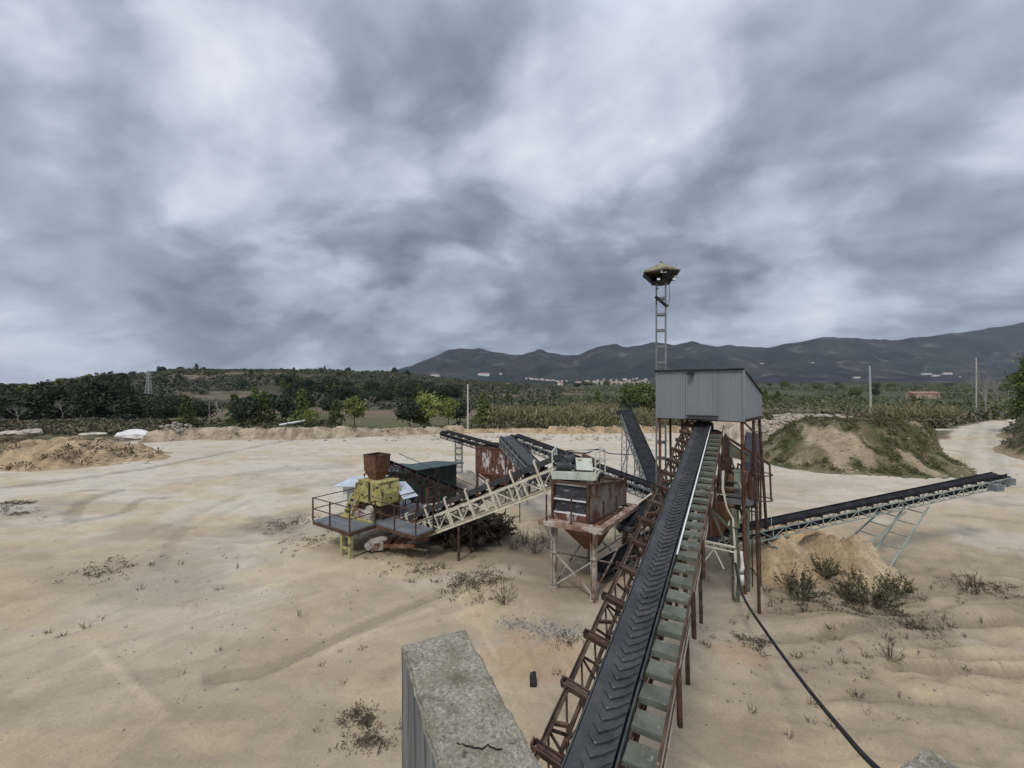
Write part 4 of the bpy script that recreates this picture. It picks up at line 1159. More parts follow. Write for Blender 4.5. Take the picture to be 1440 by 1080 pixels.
b = MB(); b.box(Q(L + .05, 0, -.12), (.9, .5, .3), math.atan2(s.y, s.x)); b.box(Q(L - .5, -.6, 0), (.3, .4, .3), math.atan2(s.y, s.x)); b.build('drive_motor', M['trim_dark'], cv)

# long low conveyor running from under the cabin back to the rusty hopper
A, B = P(935, 692, 18.6), P(722, 612, 27.5)
cv, Q, L, s, d = conveyor('transfer_conveyor', 'long low black conveyor with galvanised lattice sides running behind the pale motor platform', A, B, .5, .42, 'galv', 'belt_dusty', 26, .045, 12, skirt=.1)
for a0 in (L * .22, L * .62, L * .9):
    p = Q(a0, 0, -.55); ladder_support(cv, (p - s * .3, p + s * .3), V(p.x, p.y, -.1), 'galv', rungs=4, w=.05)

# steep black conveyor over the rusty hopper
A, B = P(764, 668, 18.2), P(711, 614, 24.5)
cv, Q, L, s, d = conveyor('transfer_conveyor', 'steep black belt conveyor leaning over the cream truss conveyor beside the rusty hopper', A, B, .6, .45, 'galv', 'rubber', 14, .055, 8, skirt=.12)
p = Q(L * .75, 0, -.6); ladder_support(cv, (p - s * .4, p + s * .4), V(p.x, p.y, -.1), 'dark_steel', rungs=4, w=.05)

# thin conveyor reaching out to the left behind the hopper, on a lattice leg
A, B = P(722, 634, 27.5), P(624, 606.5, 34.5)
cv, Q, L, s, d = conveyor('stockpile_conveyor', 'thin dark conveyor reaching left above the green shed, on one slim lattice leg', A, B, .5, .4, 'dark_steel', 'belt_dusty', 16, .05, 8, skirt=.08)
p = Q(L * .74, 0, -.5); b = MB(); gq = ground_at(p.x, p.y)
lattice_mast(cv, b, V(p.x, p.y, gq - .1), V(p.x, p.y, p.z), .5, .42, .05, True); b.build('lattice_leg', M['galv'], cv)

# conveyor from the crusher feed down to the right
A, B = P(675, 700, 24.0), P(543, 648, 20.9)
cv, Q, L, s, d = conveyor('return_conveyor', 'rusty lattice conveyor sloping from the crusher hopper past the green shed', A, B, .45, .42, 'rust_dark', 'belt_dusty', 16, .05, 9, skirt=.06)
for a0 in (L * .46, L * .58):
    p = Q(a0, -.3, -.5); b = MB(); b.bar(p, V(p.x, p.y, -.1), .1, .1, V(0, 1, 0)); b.bar(p + s * .6, V(p.x, p.y, -.1) + s * .6, .1, .1, V(0, 1, 0)); b.bar(V(p.x, p.y, .9), V(p.x, p.y, .9) + s * .6, .06); b.build('red_leg', M['rust_orange'], cv)
b = MB(); b.bar(Q(.3, .35, .5), Q(L * .9, .35, .55), .03); b.bar(Q(.3, .35, -.1), Q(.3, .35, .5), .03); b.bar(Q(L * .5, .35, -.1), Q(L * .5, .35, .52), .03); b.build('handrail', M['rust_dark'], cv)

# ---------------------------------------------------------------- cream truss conveyor
A, B = V(-5.2, 20.2, 1.05), V(2.1, 16.6, 4.78)
dC = (B - A); LC = dC.length; dC.normalize(); sC = dC.cross(V(0, 0, 1)).normalized(); nC = sC.cross(dC)
QC = lambda a0, ss, nn: A + dC * a0 + sC * ss + nC * nn
root = thing('truss_conveyor', 'cream painted truss conveyor rising from the crusher platform to the pale motor platform', 'conveyor', (A.x, A.y, ground_at(A.x, A.y)))
b = MB(); nb_ = 12
for sg in (-1, 1):
    x = sg * .52
    b.channel(QC(.4, x, -.92), QC(LC - .45, x, -.92), .16, .06, .02); b.bar(QC(0, x, -.26), QC(LC, x, -.26), .07, .09)
    for i in range(nb_ + 1):
        a0 = .4 + (LC - 1.0) * i / nb_; a1 = .4 + (LC - 1.0) * (i + 1) / nb_
        b.bar(QC(a0, x, -.84), QC(a0, x, -.3), .06, .055)
        if i < nb_: b.bar(QC(a0, x - .01, -.84) if i % 2 else QC(a0, x - .01, -.3), QC(a1, x - .01, -.3) if i % 2 else QC(a1, x - .01, -.84), .04, .035)
for i in range(nb_ + 1):
    a0 = .4 + (LC - 1.0) * i / nb_; b.bar(QC(a0, -.5, -.9), QC(a0, .5, -.9), .05, .05)
b.build('truss', M['cream'], root)
for i in range(7):
    a0 = .9 + (LC - 2.0) * i / 6; b = MB(); b.bar(QC(a0, .60, -1.0), QC(a0, .60, .28), .075, .05); b.bar(QC(a0, .60, .28), QC(a0, .42, .30), .05, .05); b.build('side_post', M['cream'], root)
b = MB()
w = .8; pr = [(-w / 2, .09), (-.18, 0), (.18, 0), (w / 2, .09)]; rows = [[QC(LC * i / 8, x, z) for x, z in pr] + [QC(LC * i / 8, x, z - .025) for x, z in reversed(pr)] for i in range(9)]
for i in range(8): b.loft(rows[i], rows[i + 1], caps=i in (0, 7))
b.bar(QC(0, 0, -.4), QC(LC, 0, -.4), w, .02)
for sg in (-.43, .43): b.bar(QC(.3, sg, .08), QC(LC, sg, .08), .02, .22)
b.build('belt', M['rubber'], root)
for i in range(12):
    a0 = .4 + (LC - .8) * i / 11; b = MB(); b.bar(QC(a0, -.5, -.15), QC(a0, .5, -.15), .06, .06); b.bar(QC(a0, .5, -.2), QC(a0, .5, .12), .06, .04); b.tube([QC(a0, -.18, -.07), QC(a0, .18, -.07)], .045, 8); b.build('idler', M['rust_dark'], root)
b = MB(); b.tube([QC(LC, -.45, -.2), QC(LC, .45, -.2)], .2, 14); b.build('head_drum', M['dark_steel'], root)
b = MB(); p = QC(LC * .38, .0, -1.0); 
for sg in (-.5, .5): b.bar(p + sC * sg, V(p.x, p.y, -.1) + sC * sg, .1, .1, V(0, 1, 0))
b.bar(p + sC * -.5 - V(0, 0, .5), p + sC * .5 - V(0, 0, .5), .06); b.build('support_leg', M['rust_dark'], root)

# ---------------------------------------------------------------- hopper 2: rusty screen box on legs
LGa = V(1.56, 15.7, 0); LGb = V(2.88, 15.02, 0); h2y = bx_
W2 = (LGb - LGa).length; ex = (LGb - LGa).normalized(); D2 = 3.1
root = thing('screen_hopper', 'rusty box hopper with black panels standing on four pale braced legs', 'hopper', (2.6, 16.2, 0))
LG = [LGa, LGb, LGb + h2y * D2, LGa + h2y * D2]
zr = 2.5
for p in LG:
    z = ground_at(p.x, p.y) - .1; b = MB()
    for o in (-.075, .075): b.bar(p + ex * o + up * z, p + ex * o + up * zr, .03, .17, h2y)
    b.bar(p + up * z, p + up * zr, .12, .03, h2y); b.box(p + up * 1.42, (.22, .22, .03), math.atan2(ex.y, ex.x)); b.box(p + up * (z + .13), (.26, .26, .03), math.atan2(ex.y, ex.x)); b.build('leg', M['leg_paint'], root)
b = MB()
for i, j in ((0, 1), (1, 2), (3, 2), (0, 3)):
    b.bar(LG[i] + up * 1.4, LG[j] + up * .12, .06, .06); b.bar(LG[j] + up * 1.36, LG[i] + up * .18, .055, .055)
b.build('cross_brace', M['leg_paint'], root)
c4 = sum(LG, V(0, 0, 0)) / 4
for i in range(4):
    out_ = (LG[i] - c4).normalized(); b = MB(); b.bar(LG[i] + up * 1.75, LG[i] + out_ * .42 + up * 2.45, .1, .08); b.build('knee_brace', M['leg_paint'], root)
rng_ = [c4 + (p - c4) * 1.0 + (ex * (.42 if i in (1, 2) else -.42)) + h2y * (.36 if i > 1 else -.36) for i, p in enumerate(LG)]
b = MB()
for i in range(4):
    p, q_ = rng_[i] + up * 2.52, rng_[(i + 1) % 4] + up * 2.52; b.bar(p, q_, .06, .16)
inn = [c4 + (p - c4) * .82 for p in rng_]
for i in range(4):
    j = (i + 1) % 4; b.slab([rng_[i] + up * 2.56, rng_[j] + up * 2.56, inn[j] + up * 2.62, inn[i] + up * 2.62], .02)
b.build('walkway_ring', M['ring_paint'], root)
bxc = [LG[0] + ex * -.06, LG[1] - ex * .2, LG[2] + ex * .0, LG[3] + ex * -.05]
zt = [4.02, 3.98, 3.62, 3.66]
b = MB()                                             # right and back plates and the rim, left open towards the viewer
for i, j in ((1, 2), (2, 3), (3, 0)):
    b.slab([bxc[i] + up * 2.66, bxc[j] + up * 2.66, bxc[j] + up * zt[j], bxc[i] + up * zt[i]], .03)
b.build('box_plate', M['rust_grey'], root)
b = MB()
for i in range(4):
    j = (i + 1) % 4; b.bar(bxc[i] + up * zt[i], bxc[j] + up * zt[j], .08, .07)
    b.bar(bxc[i] + up * 2.64, bxc[i] + up * (zt[i] + (.14 if i else 0)), .1, .1, ex)
for k in (.35, .7):
    p = bxc[1].lerp(bxc[2], k); b.bar(p + ex * .03 + up * 2.66, p + ex * .03 + up * 3.2, .08, .06, h2y); b.bar(p + up * 3.75, p + up * 4.02, .04)
b.build('box_frame', M['rust'], root)
for z0, z1 in ((2.95, 3.34), (3.42, 3.86)):
    b = MB(); b.slab([bxc[0] + ex * .08 + h2y * .02 + up * z0, bxc[1] - ex * .1 + h2y * .02 + up * z0, bxc[1] - ex * .1 + h2y * .12 + up * z1, bxc[0] + ex * .08 + h2y * .12 + up * z1], .03); b.build('black_panel', M['panel_black'], root)
b = MB(); b.bar(bxc[0] + up * 3.38, bxc[1] - ex * .08 + up * 3.38, .05, .05); b.bar(bxc[0] + up * 2.9, bxc[1] - ex * .08 + up * 2.9, .05, .05); b.bar(bxc[0] + up * 3.9 + h2y * .1, bxc[1] + up * 3.9 + h2y * .1, .04, .04); b.build('panel_strip', M['white'], root)
b = MB(); b.slab([bxc[0] + up * 2.62, bxc[1] + up * 2.62, bxc[1] + up * 2.86, bxc[0] + up * 2.86], .02); b.build('lower_plate', M['rust_white'], root)
for k in (.52, -.12): b = MB(); p = LG[0].lerp(LG[1], k) - h2y * .25; b.bar(p + up * 2.55, p + up * 3.55, .05, .05, ex); b.build('railing_post', M['rust'], root)
b = MB(); f0 = [c4 + (p - c4) * .95 + up * 2.48 for p in LG]; cc = c4 + V(.05, .1, 0); f1 = [cc + (p - c4) * .22 + up * 1.2 for p in LG]; b.loft(f0, f1); b.build('funnel', M['cone_rust'], root)

# pale motor platform above it
root = thing('motor_platform', 'pale green motor platform with railings standing over the rusty screen hopper', 'platform', (2.6, 16.3, 4.1))
pf = [V(1.5, 15.9, 4.08), V(3.05, 15.6, 4.08), V(3.5, 17.0, 4.08), V(1.8, 17.3, 4.08)]
b = MB(); b.slab(pf, .05); b.build('deck', M['deck_grey'], root)
b = MB(); b.bar(pf[0] + up * .12 - bx_ * .03, pf[1] + up * .12 - bx_ * .03, .03, .3); b.bar(pf[1] + up * .0, pf[2], .04, .14); b.build('fascia', M['pale_deck'], root)
b = MB()
pp = [pf[0], pf[1], V(3.62, 16.6, 4.08)]
for p in pf[0], pf[3], pf[0].lerp(pf[3], .5): b.bar(p, p + up * 1.0, .045)
for z in (.55, .98): b.bar(pf[0] + up * z, pf[3] + up * z, .035)
b.build('railing', M['pale_deck'], root); b = MB()
for p in pp[1:] + [pf[2]]: b.bar(p, p + up * 1.0, .045)
for z in (.55, .98): b.bar(pf[1] + up * z, pp[2] + up * z, .035); b.bar(pp[2] + up * z, pf[2] + up * z, .035)
b.build('railing', M['pale_deck'], root)
b = MB(); c = V(1.95, 16.2, 4.12); b.box(c + up * .08, (.7, .4, .12), -.2); b.tube([c + V(-.28, 0, .32), c + V(.3, -.06, .32)], .19, 14); b.tube([c + V(.3, -.06, .32), c + V(.42, -.07, .32)], .1, 10); b.box(c + V(0, 0, .55), (.2, .16, .12)); b.build('motor', M['dark_steel'], root)
b = MB(); c = V(2.75, 16.6, 4.12); b.tube([c + V(-.25, .1, .25), c + V(.25, 0, .25)], .15, 12); b.box(c + up * .06, (.6, .35, .1), -.2); b.build('gearbox', M['rust_dark'], root)
b = MB(); c = V(2.45, 16.3, 4.12); b.slab([c + V(-.0, .15, .62), c + V(.6, .0, .62), c + V(.6, -.25, .2), c + V(-.0, -.12, .2)], .03); b.bar(c + V(-.1, .2, .9), c + V(.75, .02, .9), .03); b.build('belt_guard', M['pale_deck'], root)
b = MB(); b.prism([pf[2] + V(-.75, -.2, .75), pf[2] + V(-.1, -.3, .45), pf[2] + V(-.1, -.3, .3), pf[2] + V(-.75, -.2, .6)], V(.1, .3, 0)); b.build('chute_lip', M['rust'], root)
for p in pf: b = MB(); b.bar(p - up * .03, p - up * .45 + (c4 - V(p.x, p.y, 0)) * .1, .07, .07, V(0, 1, 0)); b.build('stub_leg', M['rust'], root)

# low conveyors under and behind the screen hopper
A, B = P(838, 802, 16.4), P(928, 748, 17.6); A.z = max(A.z, .35)
cv, Q, L, s, d = conveyor('discharge_conveyor', 'short low dark conveyor under the rusty screen hopper, dropping to the ground', A, B, .5, .3, 'dark_steel', 'belt_dusty', 6, .05, 4, skirt=.12)
b = MB(); b.bar(Q(.3, -.4, 0), Q(L, -.4, .05), .05, .08); b.slab([Q(.35, -.42, -.3), Q(.75, -.42, -.3), Q(.85, -.42, .05), Q(.3, -.42, .0)], .02); b.build('side_guard', M['white'], cv)
A, B = P(878, 738, 16.6), P(930, 700, 18.2)
cv, Q, L, s, d = conveyor('discharge_conveyor', 'short black conveyor between the rusty screen hopper and the inclined conveyor', A, B, .55, .3, 'rust_dark', 'belt_dusty', 6, .05, 4, skirt=.18)
b = MB(); b.bar(Q(-.8, -.45, .02), Q(L, -.45, .1), .06, .05); b.build('pale_rail', M['cream'], cv)
p = Q(L * .2, 0, -.4); ladder_support(cv, (p - s * .3, p + s * .3), V(p.x, p.y, -.1), 'leg_paint', rungs=2)
# dark conveyor behind the screening deck
A, B = P(1049, 702, 16.6), P(1060, 609, 22.5)
cv, Q, L, s, d = conveyor('stockpile_conveyor', 'dark purple belt conveyor rising away behind the screening machine deck', A, B, .62, .4, 'rust', 'belt_purple', 10, .05, 6, skirt=.1)
p = Q(L * .8, 0, -.5); ladder_support(cv, (p - s * .35, p + s * .35), V(p.x, p.y, -.1), 'rust_dark', rungs=5)

# ---------------------------------------------------------------- hopper 1
hc = V(-.55, 28.6, 0)
root = thing('rusty_hopper', 'red rusted square hopper with white flaking paint behind the cream truss conveyor', 'hopper', tuple(hc))
e1 = V(.90, -.43, 0); e2 = V(.43, .90, 0); hw = 1.42; hd = 1.2


def rc4(w_, d_, z): return [hc + e1 * (sx * w_) + e2 * (sy * d_) + up * z for sx, sy in ((-1, -1), (1, -1), (1, 1), (-1, 1))]


b = MB(); r0, r1 = rc4(hw, hd, 1.85), rc4(hw, hd, 3.45)
for i in range(4): b.slab([r0[i], r0[(i + 1) % 4], r1[(i + 1) % 4], r1[i]], .04)
for i in range(4):
    for k in (0, .25, .5, .75):
        p = r0[i].lerp(r0[(i + 1) % 4], k); q_ = r1[i].lerp(r1[(i + 1) % 4], k); oo = (p - hc); oo = V(oo.x, oo.y, 0).normalized() * .03; b.bar(p + oo, q_ + oo, .07, .05, e1)
b.build('bin', M['rust_white'], root)
b = MB(); b.loft(rc4(hw * .98, hd * .98, 1.82), rc4(.3, .26, .75)); b.build('funnel', M['cone_rust'], root)
b = MB()
for i in range(4): b.bar(r0[i] + up * -.04, r0[(i + 1) % 4] + up * -.04, .12, .12); b.bar(r1[i] + up * .02, r1[(i + 1) % 4] + up * .02, .1, .08)
b.build('rim', M['hopper_rust'], root)
for p in rc4(hw * .97, hd * .97, 1.8): b = MB(); b.bar(p, V(p.x, p.y, -.1), .12, .12, e1); b.build('leg', M['rust'], root)
b = MB(); lg = rc4(hw * .97, hd * .97, 0)
for i in range(4): b.bar(lg[i] + up * 1.7, lg[(i + 1) % 4] + up * .3, .05); b.bar(lg[(i + 1) % 4] + up * 1.65, lg[i] + up * .3, .045)
b.build('brace', M['cone_rust'], root)

# ---------------------------------------------------------------- crusher platform
aP = V(-.82, .57, 0); bP = V(.57, .82, 0); FP = V(-6.84, 18.0, 0); zp = 1.32
PP = lambda a_, b_, z=zp: FP + aP * a_ + bP * b_ + up * z
plat = thing('crusher_platform', 'grey steel platform with rusty railings carrying the yellow crusher', 'platform', tuple(PP(0, 0, ground_at(FP.x, FP.y))))
b = MB(); b.slab([PP(0, 0), PP(0, 4.9), PP(2.8, 4.9), PP(2.8, 0)], .05)
b.build('deck', M['deck_grey'], plat)
b = MB(); b.slab([PP(-2.62, 1.32), PP(-2.62, 2.35), PP(-.01, 2.35), PP(-.01, 1.32)], .05); b.slab([PP(-1.2, 3.6), PP(-1.2, 4.9), PP(-.01, 4.9), PP(-.01, 3.6)], .05); b.build('side_deck', M['deck_grey'], plat)
b = MB()
for p, q_ in (((0, 0), (2.8, 0)), ((2.8, 0), (2.8, 4.9)), ((0, 0), (0, 1.3)), ((0, 1.3), (-2.62, 1.3)), ((-2.62, 1.3), (-2.62, 2.35)), ((0, 4.9), (2.8, 4.9))): b.bar(PP(*p, zp - .09), PP(*q_, zp - .09), .06, .13)
b.build('deck_beam', M['rust'], plat)
rail2 = ((-.2, 2.5), (-.2, 3.6), (-.2, 4.8))
rails = [((2.8, 4.6), (2.8, 2.3), (2.8, 0)), ((2.8, 0), (1.45, 0), (0, 0)), ((0, 0), (0, 1.3)), ((0, 1.3), (-1.3, 1.3), (-2.62, 1.3)), ((-2.62, 1.3), (-2.62, 2.3)), rail2]
b = MB(); done = set(); posts = []
for run in rails:
    if run is rail2: b.build('railing', M['rust'], plat); b = MB()
    for p, q_ in zip(run[:-1], run[1:]):
        for z in (.55, 1.05): b.bar(PP(*p, zp + z), PP(*q_, zp + z), .035)
    for p in run:
        if p not in done: done.add(p); posts.append(p)
b.build('railing', M['rust'], plat)
for p in posts: b = MB(); b.angle(PP(*p, zp), PP(*p, zp + 1.07), .045, .012, V(0, 1, 0)); b.build('railing_post', M['rust_dark'], plat)
for a_, b_ in ((.12, .12), (.75, .15), (2.6, 4.6), (.1, 4.6), (.2, 2.4)):
    p = PP(a_, b_, 0); z = ground_at(p.x, p.y); b = MB(); b.bar(V(p.x, p.y, z - .1), PP(a_, b_, zp - .1), .15, .15, aP); b.build('leg', M['yellow_post' if b_ < .4 else 'rust'], plat)
b = MB(); b.bar(PP(.1, .12, .55), PP(.78, .15, .5), .07, .1); b.bar(PP(.12, .1, .25), PP(.2, 2.4, .3), .06); b.bar(PP(.3, .6, .9), PP(1.8, 1.8, .6), .06); b.bar(PP(-2.3, 2.2, .4), PP(0, 1.6, .3), .06); b.build('leg_brace', M['yellow_post'], plat)
b = MB(); b.tube([PP(.2, 1.0, .55), PP(-.4, 2.2, .6), PP(-.9, 3.0, .7)], .16, 10); b.box(PP(-.1, 1.3, .4), (.5, .4, .34), .4); b.tube([PP(.1, .9, .5), PP(-.25, .75, .5)], .12, 10); b.build('vibrator_drive', M['leg_paint'], plat)
b = MB()
for k in range(4): b.bar(PP(.1 - .5 * k, 1.5, .3 + .12 * k), PP(-.2 - .5 * k, 2.6, .9), .05)
b.bar(PP(.3, 1.4, .25), PP(-2.2, 1.6, .75), .08, .14); b.bar(PP(.3, 2.2, .3), PP(-2.2, 2.4, .8), .08, .14); b.build('lower_chute', M['cone_rust'], plat)

crush = thing('jaw_crusher', 'yellow rust spotted crusher standing on the grey steel platform', 'crusher', tuple(PP(1.1, 1.9)))
CP = lambda x, y, z: PP(1.15 - x, 1.7 + y, zp + z)        # x to the right, y away
hood = [(-1.0, .74), (1.0, .74), (1.0, 1.2), (.82, 1.66), (-.66, 1.66), (-.97, 1.22)]
b = MB(); b.prism([CP(x, 0, z) for x, z in hood], bP * 1.2)
b.prism([CP(x, -.03, z) for x, z in ((-1.03, .70), (1.03, .70), (1.03, .80), (-1.03, .80))], bP * 1.26)
b.prism([CP(x, -.02, z) for x, z in ((-.72, 1.665), (.86, 1.665), (.86, 1.72), (-.72, 1.72))], bP * 1.24)
b.build('body', M['yellow'], crush)
b = MB()
for x in (.17, .23): b.bar(CP(x, -.02, .8), CP(x, -.02, 1.66), .025, .05, bP)
for x in np.linspace(-.85, .9, 9): b.tube([CP(x, -.01, 1.05), CP(x, -.04, 1.05)], .028, 6)
for x in np.linspace(-.6, .75, 6): b.tube([CP(x, -.01, 1.55), CP(x, -.04, 1.55)], .028, 6)
b.build('seam', M['trim_dark'], crush)
b = MB(); b.prism([CP(x, .12, z) for x, z in ((-.75, .06), (.95, .06), (.95, .69), (-.75, .69))], bP * 1.0); b.build('lower_frame', M['rust_dark'], crush)
b = MB(); b.prism([CP(-1.04, .1, .1), CP(-1.0, .1, .1), CP(-1.0, .1, 1.5), CP(-1.04, .1, 1.35)], bP * 1.0); b.build('end_plate', M['rust_dark'], crush)
b = MB()
for x0 in (-1.16, -.64): b.prism([CP(x0, -.55, .03), CP(x0 + .1, -.55, .03), CP(x0 + .1, -.05, .98), CP(x0, -.05, .98)], bP * .22)
for z, y in ((.12, -.5), (.36, -.38), (.6, -.25), (.84, -.12)): b.bar(CP(-1.06, y, z), CP(-.64, y, z), .07, .12)
b.bar(CP(-1.15, -.6, .05), CP(1.0, -.42, .05), .1, .09); b.build('front_frame', M['yellow'], crush)
for x in (-1.12,):
    b = MB(); c = CP(x, .62, .95); dd = aP * .07; b.tube([c - dd, c + dd], .5, 22); b.tube([c - dd * 1.7, c + dd * 1.7], .12, 12); b.build('flywheel', M['rust_dark'], crush)
b = MB(); b.box(CP(.2, -.28, .2), (1.2, .3, .25), math.atan2(-aP.y, -aP.x)); b.tube([CP(-.2, -.3, .38), CP(.9, -.3, .38)], .09, 10); b.tube([CP(.55, -.2, .5), CP(.55, -.34, .5)], .22, 14); b.build('toggle_gear', M['leg_paint'], crush)
gp = thing('drive_cover', 'tilted pale blue sheet metal cover beside the yellow crusher', 'cover', tuple(PP(-.2, 3.2)))
c_ = [P(553, 678, 20.8), P(570, 677, 21.2), P(588, 697.5, 20.6), P(567, 702.5, 20.0)]
b = MB(); b.slab(c_, .03); b.build('sheet', M['blue_sheet'], gp)
b = MB()
for i, zo in ((0, .45), (1, .5), (2, .06), (3, .05)): b.bar(c_[i] - up * .02, V(c_[i].x, c_[i].y, zp + .02), .05, .05, V(0, 1, 0))
b.build('cover_frame', M['rust_dark'], gp)
b = MB(); c = c_[2] + V(-.3, .1, -.2); b.tube([c, c + V(.3, -.1, 0)], .15, 12); b.build('motor', M['trim_dark'], gp)

# feed hopper over the crusher
fh = P(530, 652, 20.6); fh.z = 0
root = thing('feed_hopper', 'small orange rusted feed bin on top of the yellow crusher', 'hopper', (fh.x, fh.y, 2.95))
fr4 = lambda w_, d_, z, o=V(0, 0, 0): [fh + o + aP * (sx * w_) + bP * (sy * d_) + up * z for sx, sy in ((1, -1), (-1, -1), (-1, 1), (1, 1))]
b = MB(); q0, q1 = fr4(.42, .40, 3.42), fr4(.45, .43, 4.2)
for i in range(4): b.slab([q0[i], q0[(i + 1) % 4], q1[(i + 1) % 4], q1[i]], .025)
b.loft(fr4(.40, .38, 3.415), fr4(.22, .22, 2.95)); b.build('bin', M['rust_orange'], root)
b = MB()
for i in range(4): b.bar(q1[i], q1[(i + 1) % 4], .06, .05)
b.build('rim', M['rust'], root)
b = MB(); b.tube([fh + V(-.5, 0, 3.35), fh + V(-.62, 0, 3.2), fh + V(-.55, .0, 2.95)], .04, 8); b.bar(fh + V(-.55, 0, 3.38), fh + V(-.2, 0, 3.38), .05); b.build('bent_pipe', M['rust'], root)

# white booth behind the crusher
bc = P(489, 683, 23.2)
root = thing('booth', 'small white booth with pale sheet roof behind the crusher platform', 'hut', (bc.x, bc.y, 0))
b = MB(); c = V(bc.x + .55, bc.y + .7, 0); b.box(c + up * 1.0, (1.5, 1.4, 2.0), -.2); b.build('wall', M['white'], root)
b = MB(); b.slab([c + V(-1.3, -.8, 2.06), c + V(.9, -1.2, 2.12), c + V(1.2, .9, 2.3), c + V(-.9, 1.2, 2.2)], .05); b.build('roof', M['blue_sheet'], root)
b = MB(); b.box(c + V(-.28, -.74, .92), (.62, .03, 1.75), -.2); dr = b.build('door', M['cladding'], root)
b = MB(); b.box(c + V(-.06, -.80, .95), (.03, .05, .12), -.2); b.build('handle', M['trim_dark'], dr)


# green sheds
def shed(name, label, c0, c1, depth, zf, zb, back):
    c0 = V(c0[0], c0[1], 0); c1 = V(c1[0], c1[1], 0); d = (c1 - c0).normalized(); n = V(-d.y, d.x, 0)
    root = thing(name, label, 'shed', tuple((c0 + c1) / 2))
    L = (c1 - c0).length
    for nm, a_, b_, h0, h1 in (('front_wall', c0, c1, zf, zf), ('side_wall', c1 + n * .03, c1 + n * depth, zf, zb), ('side_wall', c0 + n * depth, c0 + n * .03, zb, zf), ('back_wall', c1 + n * depth, c0 + n * depth, zb, zb)):
        b = MB(); corrugated(b, a_, b_, -.05, h0 - .03, h1 - .03, .2, .03); b.build(nm, M['shed_green'], root)
    b = MB(); e_ = d * .35; b.slab([c0 - e_ - n * .35 + up * zf, c1 + e_ - n * .35 + up * zf, c1 + e_ + n * (depth + .3) + up * zb, c0 - e_ + n * (depth + .3) + up * zb], .05)
    for k in np.linspace(0, 1, 14): p = (c0 - e_).lerp(c1 + e_, k); b.bar(p - n * .35 + up * (zf + .035), p + n * (depth + .3) + up * (zb + .035), .04, .02)
    b.build('roof', M['shed_roof'], root)
    b = MB(); p = c0.lerp(c1, .3) - n * .04; b.slab([p + up * .02, p + d * .9 + up * .02, p + d * .9 + up * 1.85, p + up * 1.85], .04); dr = b.build('door', M['trim_dark'], root)
    b = MB(); q_ = p + d * .78 - n * .05; b.bar(q_ + up * .9, q_ + up * 1.05, .03); b.build('handle', M['galv'], dr)
    return root


shed('shed', 'dark green corrugated shed with teal roof beside the sloping rusty conveyor', P(583, 700, 26.4).xy, P(642, 700, 28.6).xy, 3.0, 2.35, 2.0, 0)
shed('shed', 'lower dark green lean-to shed between the crusher and the larger green shed', P(530, 700, 27.4).xy, P(580, 700, 26.7).xy, 2.4, 2.15, 2.05, 0)

# ---------------------------------------------------------------- loose cables
def cable(name, label, pts, r, m='hose', n=24, cat='cable'):
    pts = [Vector(p) for p in pts]; out_ = []
    for i in range(len(pts) - 1):
        p0 = pts[max(i - 1, 0)]; p1 = pts[i]; p2 = pts[i + 1]; p3 = pts[min(i + 2, len(pts) - 1)]
        for k in range(n // 2):
            t = k / (n // 2); out_.append(.5 * ((2 * p1) + (p2 - p0) * t + (2 * p0 - 5 * p1 + 4 * p2 - p3) * t * t + (3 * p1 - p0 - 3 * p2 + p3) * t ** 3))
    out_.append(pts[-1]); b = MB(); b.tube(out_, r, 8); o = b.build(name, M[m], None, smooth=True); return tag(o, label, cat)


cable('hose', 'long black hose hanging from the green post towards the viewer on the right', [P(1034, 792, 14.7), P(1045, 838, 13.2), P(1078, 890, 11.2), P(1128, 958, 8.8), P(1180, 1022, 6.7), P(1236, 1083, 5.2), P(1400, 1210, 3.4)], .038, cat='hose')
cable('power_cable', 'thin cable sagging from the pale motor platform to the lattice tower', [P(797, 636, 17.2), P(825, 637, 18.5), P(841, 632, 19.5), P(860, 638, 24), P(890, 639, 31)], .03)
cable('power_cable', 'thin cable running along the top of the pale motor platform railing', [P(798, 634, 17.0), P(815, 633.5, 17.6), P(842, 632.5, 19.0)], .025)
cable('power_cable', 'thin dark cable from the rusty hopper down to the pale motor platform', [P(757, 653, 21), P(776, 644, 18), P(795, 637, 17)], .025)
# ================================================================ VEGETATION
def leaf_quads(cent, nrm_bias, size, rg, asp=(.45, .9), up=0.0):
    """random leaf-clump quads at centres (n,3)"""
    n = len(cent)
    a = rg.normal(size=(n, 3)); a[:, 2] += up; a /= np.linalg.norm(a, axis=1, keepdims=True)
    t = rg.normal(size=(n, 3)); bq_ = np.cross(a, t); bq_ /= np.linalg.norm(bq_, axis=1, keepdims=True)
    sz = size * rg.uniform(.6, 1.3, (n, 1)); h = sz * rg.uniform(asp[0], asp[1], (n, 1))
    v = np.stack([cent - a * sz * .5 - bq_ * h * .3, cent - a * sz * .1 + bq_ * h * .5, cent + a * sz * .5 + bq_ * h * .2, cent + a * sz * .1 - bq_ * h * .5], 1)
    return v.reshape(-1, 3)


def quads_mesh(name, v, smooth=False):
    n = len(v) // 4
    return np_mesh(name, v, np.arange(n * 4).reshape(n, 4), None, smooth)


